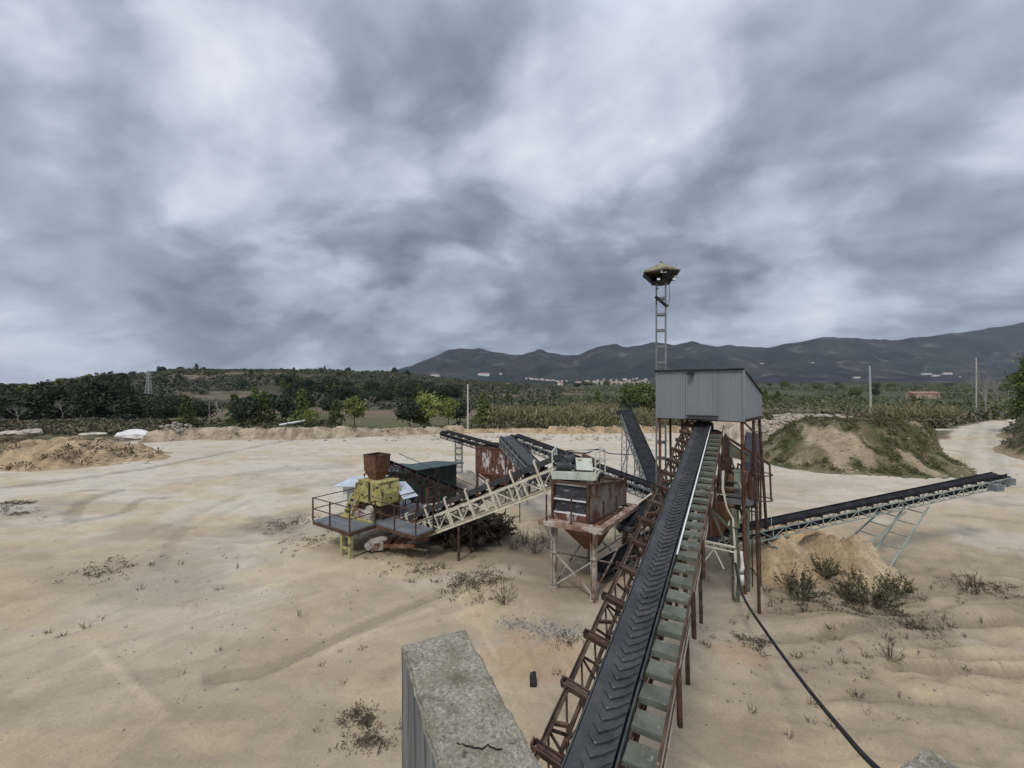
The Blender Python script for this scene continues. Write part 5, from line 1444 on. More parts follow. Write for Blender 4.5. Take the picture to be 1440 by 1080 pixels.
def crown_points(kind, h, w, rg, clumps, per):
    pts = []
    for _ in range(clumps):
        if kind == 'round':
            d = rg.normal(size=3); d /= np.linalg.norm(d); r = rg.uniform(.35, 1) ** .5
            c = np.array([d[0] * w * .5 * r, d[1] * w * .5 * r, h * .62 + d[2] * h * .34 * r]); cr_ = w * rg.uniform(.09, .2)
        elif kind == 'cone':
            t = rg.uniform(0, 1) ** .8; ra = w * .5 * (1.02 - t) ** .75 * rg.uniform(.35, 1.1); an = rg.uniform(0, 6.28)
            c = np.array([math.cos(an) * ra, math.sin(an) * ra, h * (.07 + .91 * t)]); cr_ = w * rg.uniform(.08, .17) * (1.15 - t * .6)
        elif kind == 'column':
            t = rg.uniform(0, 1); ra = w * .5 * math.sin(math.pi * min(1, .18 + t * .8)) ** .6 * rg.uniform(.3, 1.05); an = rg.uniform(0, 6.28)
            c = np.array([math.cos(an) * ra, math.sin(an) * ra, h * (.04 + .94 * t)]); cr_ = w * rg.uniform(.1, .2)
        else:  # bush
            d = rg.normal(size=3); d[2] = abs(d[2]); d /= np.linalg.norm(d); r = rg.uniform(.3, 1) ** .5
            c = np.array([d[0] * w * .5 * r, d[1] * w * .5 * r, h * .12 + d[2] * h * .8 * r]); cr_ = w * rg.uniform(.08, .18)
        p = rg.normal(size=(per, 3)) * .55 * cr_ * np.array([1.15, 1.15, .75]) + c
        pts.append(p)
    return np.concatenate(pts)


def trunk_mesh(name, h, rg, r=.12, limbs=7, bend=.06, top=.8):
    b = MB(); pts = [V(0, 0, -.15)]; n = 6
    for i in range(1, n + 1): pts.append(V(rg.uniform(-1, 1) * bend * h * .3, rg.uniform(-1, 1) * bend * h * .3, h * top * i / n))
    b.tube(pts, r, 7, r * .25)
    for i in range(limbs):
        k = rg.uniform(.3, .9); j = min(int(k * n), n - 1); p = pts[j].lerp(pts[j + 1], k * n - j); an = rg.uniform(0, 6.28); L = h * .28 * (1.15 - k)
        q_ = p + V(math.cos(an) * L, math.sin(an) * L, L * rg.uniform(.3, .8)); b.tube([p, p.lerp(q_, .5) + V(0, 0, -.03 * h * .3), q_], r * .4 * (1.1 - k * .6), 5, r * .08)
    me = bpy.data.meshes.new(name); me.from_pydata([tuple(v) for v in b.v], [], b.f); me.update(); me.materials.append(M['bark']); return me


def bare_meshes(name, h, seed, r=.1, spread=.55, depth=4, fan=3):
    """leafless tree: trunk mesh and a mesh of branches"""
    rg = np.random.default_rng(seed); t = MB(); br_ = MB()
    tr_top = V(rg.uniform(-.1, .1) * h * .1, 0, h * .35)
    t.tube([V(0, 0, -.1), V(0, 0, h * .15), tr_top], r, 7, r * .7)

    def grow(p, d, L, rr, dep):
        q_ = p + d * L; mid_ = p.lerp(q_, .5) + V(*(rg.normal(size=3) * L * .05)); br_.tube([p, mid_, q_], rr, 4 if dep < 3 else 5, rr * .55)
        if dep == 0: return
        for _ in range(fan):
            dd = (d + V(*(rg.normal(size=3) * spread)) + V(0, 0, .18)).normalized(); grow(p.lerp(q_, rg.uniform(.5, 1)), dd, L * rg.uniform(.55, .8), rr * .55, dep - 1)
    for _ in range(fan + 1):
        d = (V(0, 0, 1) + V(*(rg.normal(size=3) * spread * .9))).normalized(); grow(tr_top, d, h * .27, r * .55, depth - 1)
    out_ = []
    for nm, b in (('trunk', t), ('branches', br_)):
        me = bpy.data.meshes.new(name + nm); me.from_pydata([tuple(v) for v in b.v], [], b.f); me.update(); me.materials.append(M['bark_pale']); out_.append(me)
    return out_


def proto_tree(kind, h, w, leaf, seed, clumps, per, size, r=.12, top=.8, limbs=7, name='tree'):
    rg = np.random.default_rng(seed)
    me = quads_mesh(name + '_crown', leaf_quads(crown_points(kind, h, w, rg, clumps, per), 0, size, rg)); me.materials.append(M[leaf])
    return (trunk_mesh(name + '_trunk', h, rg, r, limbs, top=top), me)


def plant_tree(name, protos, x, y, label, cat, group=None, sc_=1.0, rz=None, sz=None, z=None, parts=('trunk', 'crown'), base=ground_at):
    zz_ = base(x, y) if z is None else z
    root = thing(name, label, cat, (x, y, zz_ - .05), group)
    root.rotation_euler = (0, 0, rnd.uniform(0, 6.28) if rz is None else rz)
    root.scale = (sc_, sc_, sc_ * (sz or 1))
    for nm, me in zip(parts, protos):
        o = bpy.data.objects.new(nm, me); C.objects.link(o); o.parent = root
    return root


PINE = [proto_tree('round', 6, 5.2, 'leaf_pine', s, 60, 34, .42, .14, name='pine') for s in (1, 2, 3, 4)]
WOOD = [proto_tree('bush', 6, 5.4, 'leaf_pine', s, 75, 34, .42, .14, name='wood_pine') for s in (5, 6, 7)]
YOUNG = [proto_tree('cone', 6, 3.6, 'leaf_mid', s, 85, 30, .34, .1, .95, name='young_pine') for s in (11, 12, 13)]
LIGHT = [proto_tree('round', 6, 4.0, 'leaf_light', s, 60, 26, .34, .1, .85, name='light_tree') for s in (21, 22)]
COL = proto_tree('column', 12, 5.0, 'leaf_mid', 31, 170, 60, .4, .2, .95, name='column_tree')
BROAD = proto_tree('round', 7, 7, 'leaf_mid', 32, 90, 45, .38, .18, name='broad_tree')
BARE = [bare_meshes('bare', 6, s) for s in (41, 42, 43)]
BAREB = bare_meshes('poplar', 11, 45, .16, .32, 5, 3)


def XY(px, Y): return (px - 720) / F * Y, Y


# trees along the back of the yard (one line each: px, depth, kind, variant, height scale, label)
ROW = [
    (232, 80, PINE, 0, 1.05, 'dark green pine, leftmost of the row behind the white rounded heap'),
    (262, 77, YOUNG, 0, .95, 'bushy green pine just right of the white rounded heap, in front of grey bare trees'),
    (286, 84, PINE, 1, .8, 'low dark pine under the grey bare trees at the back berm'),
    (330, 80, YOUNG, 1, 1.0, 'mid green pine standing right of the grey bare trees'),
    (345, 77, PINE, 2, .95, 'dense dark pine left of the white pipe on the bank'),
    (372, 79, YOUNG, 2, 1.1, 'tall mid green pine directly behind the left end of the white pipe'),
    (402, 82, PINE, 3, 1.0, 'dark pine behind the middle of the white pipe'),
    (425, 79, YOUNG, 0, 1.15, 'tall green pine behind the right end of the white pipe'),
    (438, 76, LIGHT, 0, .6, 'small yellow green tree beside the right end of the white pipe'),
    (472, 74, YOUNG, 1, .85, 'dark young pine standing left of the round yellow green tree'),
    (499, 76, LIGHT, 1, .98, 'round yellow green tree with a bare lower trunk at the back berm'),
    (576, 74, PINE, 1, .95, 'dark round pine at the left end of the clump before the pale pole'),
    (592, 77, YOUNG, 2, 1.1, 'dark green pine between the round dark pine and the bright green tree'),
    (602, 75, LIGHT, 0, 1.08, 'bright green tree, the lightest of the clump before the pale pole'),
    (630, 77, LIGHT, 1, .95, 'light green tree just left of the pale concrete pole'),
    (643, 82, PINE, 2, .9, 'dark pine partly behind the pale concrete pole'),
    (680, 78, YOUNG, 0, 1.05, 'dark green pine just right of the pale concrete pole'),
]
for px, Y, pr, k, s, lab in ROW:
    x, y = XY(px, Y); plant_tree('pine_tree' if pr is not LIGHT else 'tree', pr[k], x, y, lab, 'tree', 'trees along the back of the yard', s)
for px, Y, k, s, lab in ((295, 83, 0, 1.15, 'grey leafless tree, left one of the pair behind the pines'), (312, 82, 1, 1.2, 'grey leafless tree, tallest of the group behind the pines'), (88, 90, 2, .85, 'small grey leafless tree behind the left sand bank'),
                         (25, 84, 1, .75, 'grey leafless thicket tree at the far left edge'), (105, 95, 0, .75, 'low grey leafless tree right of another one behind the left sand bank'), (445, 120, 2, 1.1, 'pale leafless tree behind the young pines in the middle'), (530, 90, 0, .7, 'thin leafless tree standing alone before the ploughed field'), (520, 130, 1, .9, 'far leafless tree at the edge of the ploughed field')):
    x, y = XY(px, Y); plant_tree('bare_tree', BARE[k], x, y, lab, 'tree', 'leafless trees behind the yard', s, parts=('trunk', 'branches'))
for px, Y, k, s, sz, lab in ((1386, 100, 0, 1.0, 1, 'tall pale leafless poplar at the right beside the road'), (1404, 112, 1, 1.0, .85, 'lower leafless poplar just right of the tall one beside the road'), (1420, 120, 2, .8, .8, 'leafless poplar half hidden by the dark tree at the right edge'),
                             (740, 150, 0, .75, .75, 'pale leafless poplar above the reeds, left of a similar pair'), (752, 165, 0, .85, .8, 'broad pale leafless poplar above the reeds'), (770, 160, 0, .8, .75, 'pale leafless poplar, right one above the reeds'), (835, 210, 0, .8, .5, 'low pale leafless poplar in the groves before the village')):
    x, y = XY(px, Y); plant_tree('bare_tree', BAREB, x, y, lab, 'tree', 'leafless poplars in the plain', s, sz=sz, parts=('trunk', 'branches'), rz=k * 2 + px)
x, y = XY(1441, 66); plant_tree('tree', COL, x + 2.0, y, 'tall dense dark green tree at the right edge of the picture', 'tree', None, 1.08)
x, y = XY(901, 88); plant_tree('tree', BROAD, x, y, 'round dark green tree beside the left side of the grey cabin', 'tree', None, 1.2)
x, y = XY(884, 84); plant_tree('tree', PINE[1], x, y, 'small dark tree left of the round tree by the grey cabin', 'tree', None, .75)


# ---- the pine wood on the left slope, and scattered pines of the terraced hill
def hz_at(x, y):
    a_, b_ = np.array([x]), np.array([y]); return float(np.maximum(hill_z(a_, b_), gz(a_, b_))[0])


wr = random.Random(21); placed = []
for i in range(165):
    for _ in range(30):
        px = wr.uniform(-70, 262); Y = 95 + 175 * wr.random()
        lim = np.interp(px, [-70, 0, 160, 200, 262], [240, 250, 250, 170, 118])
        if Y < lim and all((px - a_) ** 2 * (Y / 600) ** 2 + (Y - b_) ** 2 > 14 for a_, b_ in placed): break
    placed.append((px, Y)); x, y = XY(px, Y)
    gz0 = hz_at(x, y); ridge = np.interp(px, [-70, 0, 60, 100, 150, 165, 182, 262], [547, 541, 536, 529, 521, 524, 549, 563]) + abs(wr.gauss(0, 5))
    hmax = H + (HZ - ridge) / F * Y - gz0; sc__ = wr.uniform(1.15, 1.75)
    plant_tree('pine_tree', WOOD[wr.randrange(3)] if i % 5 else YOUNG[i % 3], x, y, 'dark green pine in the dense wood on the left slope', 'tree', 'pines of the wood on the left slope', sc__, sz=max(.35, min(1.5, hmax / (6 * sc__))), base=hz_at)
for i in range(96):
    px = wr.uniform(165, 262) if i % 3 == 0 else wr.uniform(262, 600); Y = wr.uniform(190, 420); x, y = XY(px, Y)
    plant_tree('pine_tree', (PINE[wr.randrange(4)], WOOD[wr.randrange(3)], YOUNG[wr.randrange(3)])[i % 3], x, y, 'small dark pine scattered over the terraced hill', 'tree', 'pines on the terraced hill', wr.choice((.3, .45, .55, .7, 1.0)), sz=wr.uniform(.6, 1.1), base=hz_at)
for i in range(74):
    px = (395 + 255 * i / 70 + wr.uniform(-3, 3)) if i < 70 else wr.uniform(215, 470); Y = wr.uniform(150, 215) if i < 70 else wr.uniform(95, 135); x, y = XY(px, Y)
    plant_tree('tree', (PINE[wr.randrange(4)] if i % 3 else YOUNG[wr.randrange(3)]), x, y, 'dark tree in the belt at the foot of the terraced hill', 'tree', 'trees at the foot of the terraced hill', wr.uniform(.8, 1.35), base=hz_at)


for i in range(44):
    px = wr.uniform(690, 1430); Y = 150 + 650 * wr.random() ** 1.6; x, y = XY(px, Y)
    plant_tree('tree', (PINE[wr.randrange(4)], YOUNG[wr.randrange(3)], BROAD)[i % 3], x, y, 'dark tree standing among the groves of the plain', 'tree', 'trees scattered over the plain', wr.uniform(.55, .95) * (1 + Y / 900), sz=wr.uniform(.7, 1.0), base=lambda a_, b_: float(plain(b_)))


# ---- masses nobody could count
def scatter_mass(name, label, cat, mname, pts, zf, hgt, size, per, rg, spread, up=0, asp=(.45, .9)):
    """leaf clumps on many low plants: pts (n,2), plant heights hgt (n,)"""
    z = zf(pts[:, 0], pts[:, 1]); n = len(pts)
    c = np.repeat(np.stack([pts[:, 0], pts[:, 1], z], 1), per, 0); hh = np.repeat(hgt, per)
    o = rg.normal(size=(len(c), 3)); o[:, :2] *= (spread * hh)[:, None]; o[:, 2] = rg.uniform(.05, 1, len(c)) ** .8 * hh
    o[:, :2] *= np.sqrt(np.clip(1.15 - o[:, 2] / np.maximum(hh, .01), .15, 1))[:, None]
    v = leaf_quads(c + o, 0, np.repeat(size * hgt / hgt.mean(), per)[:, None], rg, asp, up)
    me = quads_mesh(name, v); ob = link_mesh(name, me, M[mname]); return tag(ob, label, cat, kind='stuff')


gzmax = lambda x, y: np.maximum(hill_z(x, y), gz(x, y)) - .05
rg = np.random.default_rng(77)
n = 12500; px = rg.uniform(130, 790, n); Y = 130 + 330 * rg.uniform(0, 1, n) ** .9; pts = np.stack([(px - 720) / F * Y, Y], 1)
keep = fbm(pts[:, 0] / 22, pts[:, 1] / 22, 4, 131) > np.interp(px, [130, 280, 340, 460, 520, 700], [.36, .42, .48, .42, .34, .34]); pts = pts[keep]
scatter_mass('hill_scrub', 'dark scrub covering the terraces of the low hill on the left', 'scrub', 'leaf_bush', pts, gzmax, rg.uniform(.6, 2.2, len(pts)), .85, 18, rg, .55)

# groves of the plain: rows of small dark trees behind the yard, thinning into bands with distance
rows = []
for Y in list(np.arange(104, 300, 9)) + list(np.geomspace(300, 1900, 34)):
    stp = 2.6 if Y < 300 else Y * .011
    u0, u1 = (-.25, 2.2) if Y < 700 else (-.4, 2.2)
    xs = np.arange(u0 * Y, min(u1 * Y, 1.35 * Y), stp); rows.append(np.stack([xs + rg.uniform(-.8, .8, len(xs)), Y + rg.uniform(-1.5, 1.5, len(xs)) * (1 if Y < 300 else Y / 150)], 1))
pts = np.concatenate(rows); u = pts[:, 0] / pts[:, 1]
dens = fbm(pts[:, 0] / (30 + pts[:, 1] * .35), pts[:, 1] / (12 + pts[:, 1] * .06), 3, 141)
keep = (dens > np.where(pts[:, 1] < 300, .49, .42)) & ~((u < .02) & (pts[:, 1] < 150)); pts = pts[keep]
hg = np.where(pts[:, 1] < 300, rg.uniform(1.5, 2.9, len(pts)), rg.uniform(2.2, 4.2, len(pts)) * np.clip(pts[:, 1] / 700, 1, 1.6))
scatter_mass('grove', 'rows of dark green grove trees covering the plain behind the yard', 'grove', 'leaf_grove', pts, lambda x, y: plain(y), hg, 1.15, 22, rg, .42)

# cane thicket behind the yard
n = 3300; px = np.concatenate([rg.uniform(688, 925, n), rg.uniform(925, 1015, n // 4), rg.uniform(1225, 1345, n // 4)]); Y = rg.uniform(76, 92, len(px)); Y[px > 1200] += 6
pts = np.stack([(px - 720) / F * Y, Y], 1); keep = fbm(pts[:, 0] / 3, pts[:, 1] / 3, 3, 151) > .36; pts = pts[keep]
scatter_mass('cane_thicket', 'tall olive brown cane thicket behind the back berm', 'reeds', 'leaf_cane', pts, lambda x, y: plain(y), rg.uniform(1.7, 3.5, len(pts)), .7, 18, rg, .14, up=2.4, asp=(.12, .28))

# rough plants behind the berm and along the road
n = 2600; px = np.concatenate([rg.uniform(-60, 480, n // 2), rg.uniform(1060, 1440, n), rg.uniform(640, 760, n // 8)]); Y = np.concatenate([rg.uniform(64, 90, n // 2), rg.uniform(76, 104, n), rg.uniform(72, 84, n // 8)])
pts = np.stack([(px - 720) / F * Y, Y], 1)
road_ = np.array([(57, 52.5), (68, 62.5), (83, 76), (105, 90), (140, 104)]); keep = (dist_poly(pts[:, 0], pts[:, 1], road_) > 4) & (fbm(pts[:, 0] / 5, pts[:, 1] / 5, 3, 161) > .38); pts = pts[keep]
scatter_mass('undergrowth', 'dark undergrowth of bushes behind the berm and beside the road', 'bushes', 'leaf_under', pts, lambda x, y: plain(y), rg.uniform(.4, 1.5, len(pts)) * np.where(pts[:, 0] < 0, .62, 1), .5, 26, rg, .6)

# grass and low scrub on the banks
def tuft_field(name, label, x0, x1, y0, y1, n, zf, hf, mask, m, hmin, hmax, size, per, spread=.6, up=.8, cat='grass'):
    x = rg.uniform(x0, x1, n); y = rg.uniform(y0, y1, n); h = hf(x, y); k = mask(x, y, h); x, y, h = x[k], y[k], h[k]; p = np.stack([x, y], 1)
    return scatter_mass(name, label, cat, m, p, lambda a_, b_: gz(a_, b_) + hf(a_, b_) - .03, rg.uniform(hmin, hmax, len(p)), size, per, rg, spread, up, (.2, .5))


tuft_field('mound_grass', 'green and dry grass tufts growing on the sandy mound', 20, 52, 32, 56, 15000, gz, h_mound, lambda x, y, h: (h > .15) & (mound_bare(x, y) < .4) & (fbm(x / 1.1, y / 1.1, 4, 171) > .46), 'leaf_grass', .08, .34, .15, 16)
tuft_field('bank_scrub', 'dark scrub covering the bank on the right of the road', 46, 100, 24, 76, 6000, gz, h_right, lambda x, y, h: (h > .4) & (fbm(x / 1.8, y / 1.8, 3, 181) > .42), 'leaf_bush', .2, .8, .34, 12, cat='scrub')
tuft_field('bank_weeds', 'dry brown weeds on the eroded sand bank at the left', -62, -27, 34, 52, 2600, gz, h_left, lambda x, y, h: (h > .05) & (fbm(x / 1.6, y / 1.6, 3, 191) > .57), 'leaf_dry', .15, .55, .2, 12, cat='weeds')
tuft_field('berm_weeds', 'dry weeds along the back berm', -52, 34, 56, 74, 3000, gz, h_berm, lambda x, y, h: (h > .1) & (fbm(x / 2.2, y / 2.2, 3, 195) > .57), 'leaf_weed', .15, .6, .22, 10, cat='weeds')


# ---- shrubs, weeds, stumps and stones that stand on their own
def stem_shrub(seed, h, n, spread, r, leaf_n, leaf_s, name):
    rg_ = np.random.default_rng(seed); b = MB(); tips = []
    for i in range(n):
        an = rg_.uniform(0, 6.28); t = rg_.uniform(.1, 1) ** .7 * spread; L = h * rg_.uniform(.55, 1.05)
        d = V(math.cos(an) * math.sin(t), math.sin(an) * math.sin(t), math.cos(t)); p0 = V(math.cos(an), math.sin(an), 0) * (rg_.uniform(0, .08) * h); p0.z = -.04
        p1 = p0 + d * L * .5 + V(*(rg_.normal(size=3) * .04 * h)); p2 = p0 + d * L + V(0, 0, .08 * h) + V(*(rg_.normal(size=3) * .05 * h)); b.tube([p0, p1, p2], r, 4, r * .4)
        for k in range(2):
            q0 = p1.lerp(p2, rg_.uniform(0, .7)); q1 = q0 + (d + V(*(rg_.normal(size=3) * .5))).normalized() * L * .3; b.tube([q0, q1], r * .5, 3, r * .3); tips.append((q0, q1))
        tips.append((p1, p2))
    me = bpy.data.meshes.new(name + '_stems'); me.from_pydata([tuple(v) for v in b.v], [], b.f); me.update(); me.materials.append(M['twig'])
    c = []
    for _ in range(leaf_n):
        a_, b_ = tips[rg_.integers(len(tips))]; q_ = a_.lerp(b_, rg_.uniform(0, 1.05)); c.append(tuple(q_ + V(*(rg_.normal(size=3) * .025 * h))))
    m2 = quads_mesh(name + '_leaves', leaf_quads(np.array(c), 0, leaf_s, rg_, (.25, .5), .4)) if leaf_n else None
    return me, m2


SHRUB = [stem_shrub(s, 1.0, 44, 1.1, .011, 950, .085, 'shrub') for s in (51, 52)]
DARK = [stem_shrub(s, 1.0, 60, 1.3, .014, 1700, .16, 'dark_shrub') for s in (55, 56)]
WEED = [stem_shrub(s, .5, k, .8, .007, lf, .05, 'weed') for s, k, lf in ((61, 7, 50), (62, 11, 120), (63, 5, 24), (64, 16, 200))]
TWIGGY = [stem_shrub(s, .75, 24, .95, .008, 130, .06, 'twiggy') for s in (71, 72)]
for me, leaf in [(s[1], 'leaf_shrub') for s in SHRUB] + [(s[1], 'leaf_dark') for s in DARK] + [(s[1], 'leaf_weed') for s in WEED] + [(s[1], 'leaf_dry') for s in TWIGGY]: me.materials.append(M[leaf])


def shrub(name, pr, px, py, label, cat, group, s, sz=1, dz=0):
    x, y = G(px, py); z = ground_at(x, y)
    y2 = F * (H - z) / (py - HZ); x = (px - 720) / F * y2; y = y2
    return plant_tree(name, pr, x, y, label, cat, group, s, sz=sz, parts=('stems', 'foliage'))


for px, py, k, s, lab in ((1128, 823, 0, 1.1, 'dark green bush on the sandy slope left of the yellow sand pile'), (1160, 812, 1, .9, 'green bush touching the left foot of the yellow sand pile'), (1226, 850, 0, 1.25, 'largest green brown bush in front of the yellow sand pile'), (1262, 836, 1, .85, 'bush at the right of the largest one in front of the sand pile'), (1192, 846, 1, .75, 'brownish bush left of the largest one in front of the sand pile')):
    shrub('shrub', SHRUB[k], px, py, lab, 'bush', 'bushes around the sand pile', s)
for px, py, k, s, lab in ((636, 762, 0, 1.8, 'dark brown brush heap, left one under the cream truss conveyor'), (664, 758, 1, 2.0, 'dark brown brush heap, middle one under the cream truss conveyor'), (686, 752, 0, 1.5, 'dark brown brush heap, right one under the cream truss conveyor')):
    shrub('brush_heap', DARK[k], px, py, lab, 'bush', 'brush under the cream truss conveyor', s, .75)
for px, py, k, s, lab in ((710, 846, 0, 1.15, 'tall thin twiggy shrub standing alone before the rusty screen hopper'), (722, 772, 1, 1.1, 'brown twiggy shrub left behind the rusty screen hopper'), (738, 765, 0, 1.2, 'brown twiggy shrub close to the left legs of the screen hopper'), (752, 778, 1, 1.1, 'low twiggy shrub beside the left leg of the screen hopper'), (765, 762, 0, 1.0, 'twiggy shrub half behind the screen hopper leg'),
                          (1370, 827, 0, 1.0, 'spindly twig plant on the right side of the yard'), (1252, 933, 1, .75, 'lone forked twig plant on the sandy slope at the right'), (1358, 832, 1, .85, 'low dry plant left of the spindly one at the right'), (575, 783, 1, .9, 'dark low shrub just right of the crusher platform legs')):
    shrub('twiggy_shrub', TWIGGY[k], px, py, lab, 'bush', 'dry twiggy shrubs', s)
wr = random.Random(9)
spots = []
for cxp, cyp, sx, sy, n in ((1240, 870, 150, 45, 60), (1150, 930, 110, 60, 20), (1300, 930, 120, 60, 22), (1340, 830, 90, 20, 16), (700, 800, 70, 40, 14), (560, 800, 60, 30, 10), (500, 1020, 50, 40, 22), (760, 965, 40, 30, 8), (650, 845, 60, 18, 16), (900, 905, 30, 60, 6), (985, 890, 30, 60, 10), (250, 790, 130, 40, 16), (300, 900, 200, 90, 18), (1100, 1020, 120, 40, 10), (40, 718, 40, 14, 12), (440, 740, 50, 14, 10)):
    for _ in range(n):
        a_, b_ = wr.gauss(cxp, sx * .55), wr.gauss(cyp, sy * .55)
        if 680 < b_ < 1100 and -30 < a_ < 1480 and not (565 < a_ < 765 and b_ > 880): spots.append((a_, b_))
for i, (a_, b_) in enumerate(spots):
    shrub('weed', WEED[wr.randrange(4)], a_, b_, 'small dry weed scattered on the bare sandy ground', 'weed', 'weeds on the yard ground', wr.uniform(.2, .62) * (.85 if b_ > 900 else 1.1), wr.uniform(.6, 1.1))
# low mats of dead plants
pts = []
for px, py, r, n in ((660, 826, 1.2, 120), (680, 818, .9, 80), (600, 802, .8, 60), (20, 708, .9, 110), (30, 722, .6, 50), (500, 1015, .4, 50), (520, 1045, .35, 40), (1290, 882, .5, 60), (1400, 832, 1.2, 80), (1160, 862, 1.2, 80), (1240, 864, 1.2, 90), (400, 738, 1.4, 90), (150, 800, 1.2, 70), (1060, 905, .5, 40), (560, 780, 1.0, 70), (800, 905, .5, 20), (440, 765, 1.5, 60)):
    x, y = G(px, py); pts.append(np.stack([rg.normal(x, r * .6, n), rg.normal(y, r * .45, n)], 1))
pts = np.concatenate(pts)
scatter_mass('dead_grass', 'low patches of dead plants lying on the yard ground', 'dead grass', 'leaf_dead', pts, lambda x, y: gz_full(x, y) - .02, rg.uniform(.03, .12, len(pts)), .07, 14, rg, 1.3, .2, (.15, .4))

# stones
def rock_mesh(seed, m, sub=2, rough=.45):
    import bmesh
    bm = bmesh.new(); bmesh.ops.create_icosphere(bm, subdivisions=sub, radius=1); rg_ = np.random.default_rng(seed); off = rg_.uniform(0, 50, 3)
    for v in bm.verts:
        c = v.co; n_ = float(fbm(np.array([c.x * 1.6 + off[0] + c.z]), np.array([c.y * 1.6 + off[1] - c.z]), 3, seed)[0]) - .5; v.co = c * (1 + n_ * rough * 2); v.co.z *= .7
    me = bpy.data.meshes.new('rock'); bm.to_mesh(me); bm.free(); me.materials.append(M[m]); return me


ROCK = [rock_mesh(s, 'rock', 1) for s in (1, 2, 3)]; GROCK = rock_mesh(8, 'rock', 3, .5); WROCK = [rock_mesh(s, 'rock_white', 3, .55) for s in (5, 6)]
for px, py, sx, sy, sz, k, lab in ((187, 615.5, 2.2, 1.1, 1.0, 0, 'long white rounded boulder lying before the dark pines'), (42, 613, 1.3, 1.0, .8, 1, 'pale boulder behind the left sand bank'), (12, 612, 1.1, 1.0, .55, 0, 'low pale boulder at the far left edge'), (130, 608, 1.6, .7, .35, 1, 'flat pale boulder at the foot of the pines')):
    x, y = G(px, py); y = min(y, 60); x = (px - 720) / F * y; o = bpy.data.objects.new('boulder', WROCK[0] if px > 150 else GROCK); C.objects.link(o); o.location = (x, y, ground_at(x, y) + sz * .45 + (.6 if px < 150 else .1)); o.scale = (sx, sy, sz); o.rotation_euler = (0, 0, .15 * k); tag(o, lab, 'boulder', 'pale boulders at the left')
# heap of pale rocks at the left end of the berm, and single stones of the yard
pts = []
for i in range(150):
    x, y = XY(wr.gauss(243, 10), wr.uniform(59, 62)); pts.append((x, y, wr.uniform(.12, .35), wr.uniform(0, .7)))
for i in range(260):
    x, y = XY(wr.uniform(90, 215), wr.uniform(40, 50)); pts.append((x, y, wr.uniform(.04, .14), -1))
for i in range(900):
    a_ = wr.uniform(-.1, 1); x, y = XY(wr.uniform(1060, 1235), wr.uniform(54, 62)); pts.append((x, y, wr.uniform(.08, .4), -2))
for i in range(500):
    x, y = XY(wr.uniform(215, 1000), wr.uniform(58, 73)); pts.append((x, y, wr.uniform(.06, .3), -3))
for i in range(900):
    x, y = wr.uniform(24, 45), wr.uniform(35, 50)
    if float(mound_bare(np.array([x]), np.array([y]))[0]) > .45 or i % 6 == 0: pts.append((x, y, wr.uniform(.03, .16), -4))
base = [np.array([tuple(v.co) for v in me.vertices]) for me in ROCK]; bf = [np.array([tuple(p.vertices) for p in me.polygons]) for me in ROCK]
arr = np.array(pts); hl = gz(arr[:, 0], arr[:, 1]) + np.where(arr[:, 3] == -1, np.maximum(h_left(arr[:, 0], arr[:, 1]), 0), np.where(arr[:, 3] == -2, np.maximum(h_rubble(arr[:, 0], arr[:, 1]), 0), np.where(arr[:, 3] == -4, np.maximum(h_mound(arr[:, 0], arr[:, 1]), 0), np.maximum(h_berm(arr[:, 0], arr[:, 1]), 0))))


def stones(name, label, P3, m):
    vs = []; fs = []; k0 = 0
    for i, (x, y, z, s) in enumerate(P3):
        b_ = base[i % 3]; a_ = i * 2.4; c_, s_ = math.cos(a_), math.sin(a_); q_ = b_ * s * np.array([1 + .3 * math.sin(i), 1, .9]); q_ = np.stack([q_[:, 0] * c_ - q_[:, 1] * s_, q_[:, 0] * s_ + q_[:, 1] * c_, q_[:, 2]], 1) + np.array([x, y, z]); vs.append(q_); fs.append(bf[i % 3] + k0); k0 += len(b_)
    me = np_mesh(name, np.concatenate(vs), np.concatenate(fs), None, False); return tag(link_mesh(name, me, M[m]), label, 'stones', kind='stuff')


stones('rubble', 'pale loose stones along the banks and berm', [(x, y, h + max(t, 0) + s * .2, s) for (x, y, s, t), h in zip(pts, hl)], 'rock')
pp = []
for i in range(1500):
    px, py = wr.uniform(-20, 1460), 560 + 520 * wr.random() ** .6
    if py < 660: continue
    x, y = G(px, py); pp.append((x, y, ground_at(x, y), wr.uniform(.006, .022) * (1 + max(0, (y - 8)) * .06)))
stones('pebbles', 'pale pebbles scattered over the sandy ground', pp, 'rock')
pp = []
for cx_, cy_, r, n in ((765, 888, .62, 170), (720, 879, .4, 60), (800, 893, .4, 60)):
    x0, y0 = G(cx_, cy_)
    for _ in range(n): x, y = wr.gauss(x0, r * .6), wr.gauss(y0, r * .35); pp.append((x, y, ground_at(x, y), wr.uniform(.012, .04)))
for _ in range(160):
    x, y = G(wr.gauss(1180, 140), wr.gauss(920, 60)); pp.append((x, y, ground_at(x, y), wr.uniform(.012, .035)))
for _ in range(160):
    x, y = G(wr.uniform(-20, 1460), wr.uniform(700, 1085)); pp.append((x, y, ground_at(x, y), wr.uniform(.006, .018)))
for _ in range(160):
    x, y = G(wr.gauss(330, 180), wr.gauss(850, 90)); pp.append((x, y, ground_at(x, y), wr.uniform(.012, .04)))
stones('gravel', 'patches of dark grey gravel on the sandy ground', pp, 'rock_dark')
